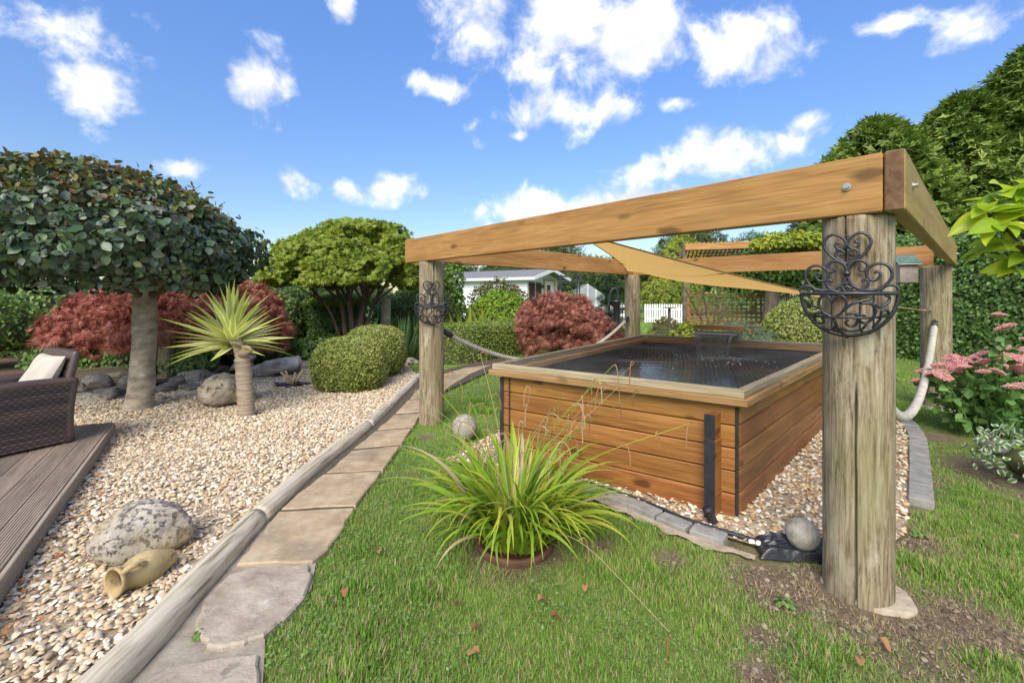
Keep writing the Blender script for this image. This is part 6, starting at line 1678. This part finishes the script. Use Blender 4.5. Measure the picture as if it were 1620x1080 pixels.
hpmp = thing('hand_pump', 'black cast iron hand pump left of the rear pergola post', 'hand pump', (*fa(975, 10.6), 0)); x, y = fa(975, 10.6)
mb = MB(); mb.tube([(x, y, -.05), (x, y, .1), (x, y, .12), (x, y, .5)], [.12, .12, .05, .05], 12); mb.obj('base_pipe', black_iron, hpmp, True)
mb = MB(); mb.tube([(x, y, .5), (x, y, .52), (x, y, 1.2), (x, y, 1.22), (x, y, 1.27)], [.085, .075, .075, .10, .10], 14); mb.obj('barrel', black_iron, hpmp, True)
mb = MB(); mb.tube([(x, y, 1.08), (x + .18, y, 1.08), (x + .27, y, 1.05), (x + .28, y, .97)], [.035, .035, .04, .04], 10); mb.obj('spout', black_iron, hpmp, True)
mb = MB(); mb.tube(smoothpath([(x + .03, y, 1.27), (x + .05, y, 1.45), (x - .05, y, 1.55), (x - .14, y, 1.45), (x - .16, y, 1.28), (x - .22, y, 1.05), (x - .36, y, .82)], 5), .022, 8); mb.obj('handle', black_iron, hpmp, True)
# ------------------------------------------------------------------ right foreground plants
mg = thing('broadleaf_shrub', 'shrub with large glossy lime leaves reaching in at the right edge', 'shrub', (3.05, 2.35, 0))
root = np.array((3.05, 2.35, 0.0)); g = np.random.default_rng(14)
limb([root + np.array((0, 0, -.05)), root + np.array((.02, 0, .7)), root + np.array((-.05, 0, 1.4)), root + np.array((-.2, -.02, 1.85))], .035, .015, bark_dark, mg, 'stem', 9)
def bigleaf(): 
    n = 8; V = []
    for i in range(n + 1):
        s = i / n; w = .21 * math.sin(math.pi * min(1, s ** .85)) ** .8 if 0 < s < 1 else .004; z = .10 * s - .34 * s * s
        V += [(-w, s, z + w * .35), (-w * .5, s, z + w * .05), (0, s, z - .01), (w * .5, s, z + w * .05), (w, s, z + w * .35)]
    F = [(5 * i + k, 5 * i + 1 + k, 5 * i + 6 + k, 5 * i + 5 + k) for i in range(n) for k in range(4)]
    return mesh_np('leaf', V, F, L_magn, True)
BL = bigleaf()
nodes_ = [at(1592, 305, 2.30), at(1560, 335, 2.25), at(1585, 355, 2.2), at(1602, 385, 2.25), at(1600, 330, 2.4), at(1635, 300, 2.3), at(1640, 400, 2.3), at(1660, 350, 2.3), at(1640, 330, 2.15), at(1612, 420, 2.35), at(1575, 320, 2.35)]
mbt = MB()
for q, c in enumerate(nodes_):
    j = root + np.array((-.05 - .12 * g.random(), 0, 1.35 + .3 * g.random())); mbt.tube(smoothpath([j, (j + c) / 2 + np.array((0, 0, -.03)), c], 4), [.008] * 9, 5)
    for k in range(7):
        a = g.uniform(0, 6.28); el = g.normal() * .35 - .05
        D = nrm(np.array((math.cos(a) - .35, math.sin(a) * .8 - .3, el))); Nn = nrm(np.array((-.15, -.3, 1)) + .4 * g.normal(size=3)); M = frames(Nn[None], D[None])[0] * g.uniform(.14, .21)
        reg(bpy.data.objects.new('leaf', BL), Matrix(np.block([[M, c[:, None]], [np.zeros((1, 3)), np.ones((1, 1))]]).tolist()), mg)
mbt.obj('twigs', bark_dark, mg, True)
# sedum
def flowerhead():
    g_ = np.random.default_rng(3); V = []; F = []
    for k in range(70):
        a = k * 2.4; r = math.sqrt((k + .5) / 70); p = np.array((r * math.cos(a), r * math.sin(a), .32 * (1 - r * r) + .05 * g_.normal())); s = .13
        b = len(V)
        for i in range(5): V.append(p + np.array((s * math.cos(i * 1.257), s * math.sin(i * 1.257), -.02)))
        V.append(p + np.array((0, 0, .10)))
        F += [(b + i, b + (i + 1) % 5, b + 5) for i in range(5)]
    b = len(V); n = 12
    for i in range(n): V.append(np.array((.95 * math.cos(i * 6.283 / n), .95 * math.sin(i * 6.283 / n), -.03)))
    V.append(np.array((0, 0, -.35))); F += [(b + (i + 1) % n, b + i, b + n) for i in range(n)]
    return mesh_np('flower_head', V, [tuple(f) for f in F], L_pink)
FH = flowerhead()
def sedum(c, rx, ry, nf, hz, label, seed, extra=()):
    th = thing('sedum', label, 'sedum', (c[0], c[1], 0), 'pink flowering sedums by the hedge'); g_ = np.random.default_rng(seed); mbs = MB(); LPs = []; LN = []
    pts = []
    for k in range(nf):
        a = k * 2.4 + seed; r = math.sqrt((k + .5) / nf); pts.append(np.array((c[0] + rx * r * math.cos(a), c[1] + ry * r * math.sin(a), hz * (1 - .32 * r * r) + g_.normal() * .035)))
    for p in pts + [np.array(e) for e in extra]:
        s = g_.uniform(.055, .09); W = Matrix.Translation(Vector(p)) @ Matrix.Rotation(g_.normal() * .25, 4, 'X') @ Matrix.Rotation(g_.normal() * .25, 4, 'Y') @ Matrix.Rotation(g_.uniform(0, 6), 4, 'Z') @ Matrix.Scale(s, 4)
        reg(bpy.data.objects.new('flower_head', FH), W, th)
        b = np.array((c[0] + (p[0] - c[0]) * .35, c[1] + (p[1] - c[1]) * .35, 0.0)); mbs.tube([b, (b + p) / 2 + np.array((0, 0, .05)), p], [.007, .006, .005], 5)
        for j in range(26):
            q = b + (p - b) * g_.uniform(.2, .93); LPs.append(q); LN.append(np.array((g_.normal(), g_.normal(), 1.0)))
    mbs.obj('stems', L_sedum, th); leaves('foliage', th, np.array(LPs), nrm(np.array(LN)), .085, T_ovate, L_sedum, .5, .1, .3, 'stuff')
    return th
sedum((4.75, 4.45), .62, .5, 42, .80, 'large pink flowering sedum beside the right pergola post', 1, [at(1580, 498, 4.2), at(1590, 518, 4.15)])
sedum((5.9, 4.9), .5, .5, 16, .95, 'taller pink flowering sedum at the right edge under the hedge', 2)
eu = thing('variegated_euonymus', 'small white and green variegated shrub at the right edge of the lawn', 'shrub', (*gp(1612, 770)[:2], 0)); c = gp(1618, 765)
P, N = dome(520, np.array((c[0] + .12, c[1] + .05, .16)), (.36, .3, .24), .3, 2.2, .4, -.5, .25, 4, 44); k = P[:, 2] > .02
me_ = mesh_np('leaf', T_ovate[0], T_ovate[1], L_euon, True)
nn = nrm(N[k] + .6 * rng.normal(size=N[k].shape)); Dm = frames(nn, rng.normal(size=nn.shape) + N[k])
for i, p in enumerate(P[k][:280]):
    reg(bpy.data.objects.new('leaf', me_), Matrix(np.block([[Dm[i] * .062, p[:, None]], [np.zeros((1, 3)), np.ones((1, 1))]]).tolist()), eu)
core('shaded_twig_hull', np.array((c[0] + .12, c[1] + .05, .13)), (.17, .14, .10), eu)
tag(rock('grey_stone', (4.25, 3.95, .06), (.13, .1, .1), slate_mat, None, 70, .3, 3, ang=.9), 'rounded grey stone at the foot of the large sedum', 'stone')
# ------------------------------------------------------------------ grass, clover, fallen leaves
POLY_OUT = [PATH, GRAV, PGRAV]
def lawn_ok(P):
    ok = np.ones(len(P), bool)
    for q in POLY_OUT: ok &= ~inside(q, P)
    ok &= ~inside(CPATH, P); ok &= ~inside(Q, P)
    ok &= np.hypot(P[:, 0] - NEARP[0], P[:, 1] - NEARP[1]) > .17
    ok &= np.hypot(P[:, 0] - POT[0], P[:, 1] - POT[1]) > .24
    ok &= P[:, 0] < 8.7
    for i in range(9, len(EDGE) - 1): ok &= segdist(P, EDGE[i] + np.array((.0, -.05)), EDGE[i + 1] + np.array((.0, -.05))) > .12
    for i in range(4, len(EDGE_R) - 1): ok &= segdist(P, EDGE_R[i], EDGE_R[i + 1]) > .12
    # right of the path only
    return ok
def grass(name, n, x0, x1, y0, y1, hgt, w, seed, label, mat=None, dirtk=1.0, lean=1.0):
    g_ = np.random.default_rng(seed); P = np.c_[g_.uniform(x0, x1, n), g_.uniform(y0, y1, n)]
    P = P[(np.abs(P[:, 0]) < 1.22 * P[:, 1] + .2)]
    P = P[lawn_ok(P)]; d = dirt(P); k = g_.random(len(P)) > d * dirtk; P = P[k]
    m = len(P); P3 = np.c_[P, np.zeros(m)]
    hh = hgt * (.45 + 1.0 * fbm(P3, 2.5, 5)) * g_.uniform(.6, 1.25, m) * (1 - .45 * d[k])
    hh = hh * (1 + 4.5 * np.maximum(0, fbm(P3, 5.5, 21) - .58))
    a = g_.uniform(0, 6.283, m); ln = lean * np.abs(g_.normal(size=m)) ; D = nrm(np.c_[np.cos(a) * ln, np.sin(a) * ln, np.ones(m)]); Nn = np.c_[-np.cos(a), -np.sin(a), ln] + .3 * g_.normal(size=(m, 3))
    V, F = inst(t_blade(w / hgt, -.35, 2), np.c_[P, np.full(m, -.012)], frames(Nn, D), hh)
    return tag(mk(name, V, F, mat or L_grass), label, 'grass', kind='stuff')
grass('grass', 150000, -1.1, 3.4, 1.35, 3.3, .029, .0022, 1, 'short green lawn grass in the foreground')
grass('grass', 95000, -1.4, 7.0, 3.2, 6.2, .031, .0032, 2, 'mown lawn grass round the pond')
grass('grass', 42000, -3, 8.8, 6.0, 13, .04, .006, 3, 'mown lawn grass beyond the pond')
grass('grass', 22000, -3, 9, 13, 26, .07, .014, 5, 'far lawn grass in front of the picket fence')
grass('dry_grass', 42000, -1.1, 3.4, 1.35, 3.6, .035, .0017, 4, 'dry straw scattered over the bare soil', L_straw, .0, 2.5)
g_ = np.random.default_rng(8); P = np.c_[g_.uniform(-1.1, 3.2, 30000), g_.uniform(1.4, 4.2, 30000)]; P = P[lawn_ok(P)]; P3 = np.c_[P, 0 * P[:, 0]]; k = (fbm(P3, 1.6, 31) > .52) & (dirt(P) < .5); P = P[k]; m = len(P)
V, F = inst(T_ov4, np.c_[P, g_.uniform(.006, .022, m)], frames(np.c_[g_.normal(size=(m, 2)) * .4, np.ones(m)], g_.normal(size=(m, 3))), g_.uniform(.008, .019, m))
tag(mk('clover', V, F, L_clover), 'clover and small weeds growing through the lawn', 'clover', kind='stuff')
me_ = mesh_np('fallen_leaf', *(lambda T: (T[0] * np.array((1, 1, 1)) + np.c_[0 * T[0][:, 0], 0 * T[0][:, 0], .25 * np.sin(5 * T[0][:, 1])], T[1]))(T_ovate), dead_mat, True)
FLV = ((850, 960), (925, 935), (760, 1045), (715, 968), (600, 885), (870, 985), (1050, 858), (1610, 860), (1585, 735), (1560, 745), (545, 940), (1390, 1020), (745, 1005), (1360, 1055), (1495, 715))
for (px, py) in FLV:
    c = gp(px, py); W = Matrix.Translation((c[0], c[1], .03)) @ Matrix.Rotation(g_.uniform(0, 6), 4, 'Z') @ Matrix.Rotation(g_.normal() * .3, 4, 'X') @ Matrix.Scale(g_.uniform(.035, .06), 4)
    o = reg(bpy.data.objects.new('fallen_leaf', me_), W); tag(o, 'curled brown fallen leaf on the lawn, %s from the left' % ordn[sorted(FLV).index((px, py))], 'leaf', 'fallen leaves on the lawn')

# leaf litter along the deck edge, weeds in the path joints
g_ = np.random.default_rng(77); m = 150; tt = g_.random(m) ** .8
P = e0 + (e1 - e0) * tt[:, None] - dl * (.02 + np.abs(g_.normal(size=m))[:, None] * .07)
V, F = inst(T_ov4, np.c_[P, .035 + .02 * g_.random(m)], frames(np.c_[g_.normal(size=(m, 2)) * .5, np.ones(m)], g_.normal(size=(m, 3))), g_.uniform(.015, .04, m))
tag(mk('leaf_litter', V, F, lm('rust_litter', [(.28, .09, .03), (.42, .16, .06), (.40, .25, .12)], rough=.8, trans=.15)), 'small rusty dead leaves caught along the edge of the deck', 'leaf litter', kind='stuff')
for k, (px, py, s_, lb) in enumerate(((316, 1008, .05, 'small green weed growing beside the rounded flagstone'), (1240, 955, .06, 'pale green weed rosette in the bare soil left of the near post'), (1452, 845, .05, 'small weed rosette in the soil right of the near post'))):
    c = gp(px, py); n = 34; a = g_.uniform(0, 6.28, n); r = s_ * np.sqrt(g_.random(n)); th = thing('weed', lb, 'weed', (c[0], c[1], 0), 'small weeds in the ground')
    V, F = inst(T_ovate, np.c_[c[0] + r * np.cos(a) * .5, c[1] + r * np.sin(a) * .5, .006 + .03 * (1 - r / s_)], frames(np.c_[np.cos(a) * .4, np.sin(a) * .4, np.ones(n)], np.c_[np.cos(a), np.sin(a), .3 + 0 * a]), s_ * g_.uniform(.25, .6, n))
    tag(mk('leaves', V, F, L_clover, th), kind='stuff')

# clods and small stones lying on the bare soil
g_ = np.random.default_rng(91); P = np.c_[g_.uniform(.2, 3.6, 26000), g_.uniform(1.5, 4.6, 26000)]; P = P[lawn_ok(P)]; P = P[dirt(P) > .55][:5000]; m = len(P)
V0 = np.array([(1, 0, 0), (.3, .9, 0), (-.8, .6, 0), (-.8, -.6, 0), (.3, -.9, 0), (0, .1, .8)]); F0 = np.array([(i, (i + 1) % 5, 5) for i in range(5)])
V, F = inst((V0, F0), np.c_[P, np.full(m, -.012)], frames(np.c_[g_.normal(size=(m, 2)) * .3, np.ones(m)], g_.normal(size=(m, 3))), .004 + .012 * g_.random(m) ** 3)
tag(mk('soil_clods', V, F, lm('soil_clod', [(.07, .05, .03), (.15, .11, .07), (.26, .20, .13), (.42, .35, .26)], rough=.95, trans=0)), 'crumbs of soil and grit on the bare earth round the near post', 'soil', kind='stuff')
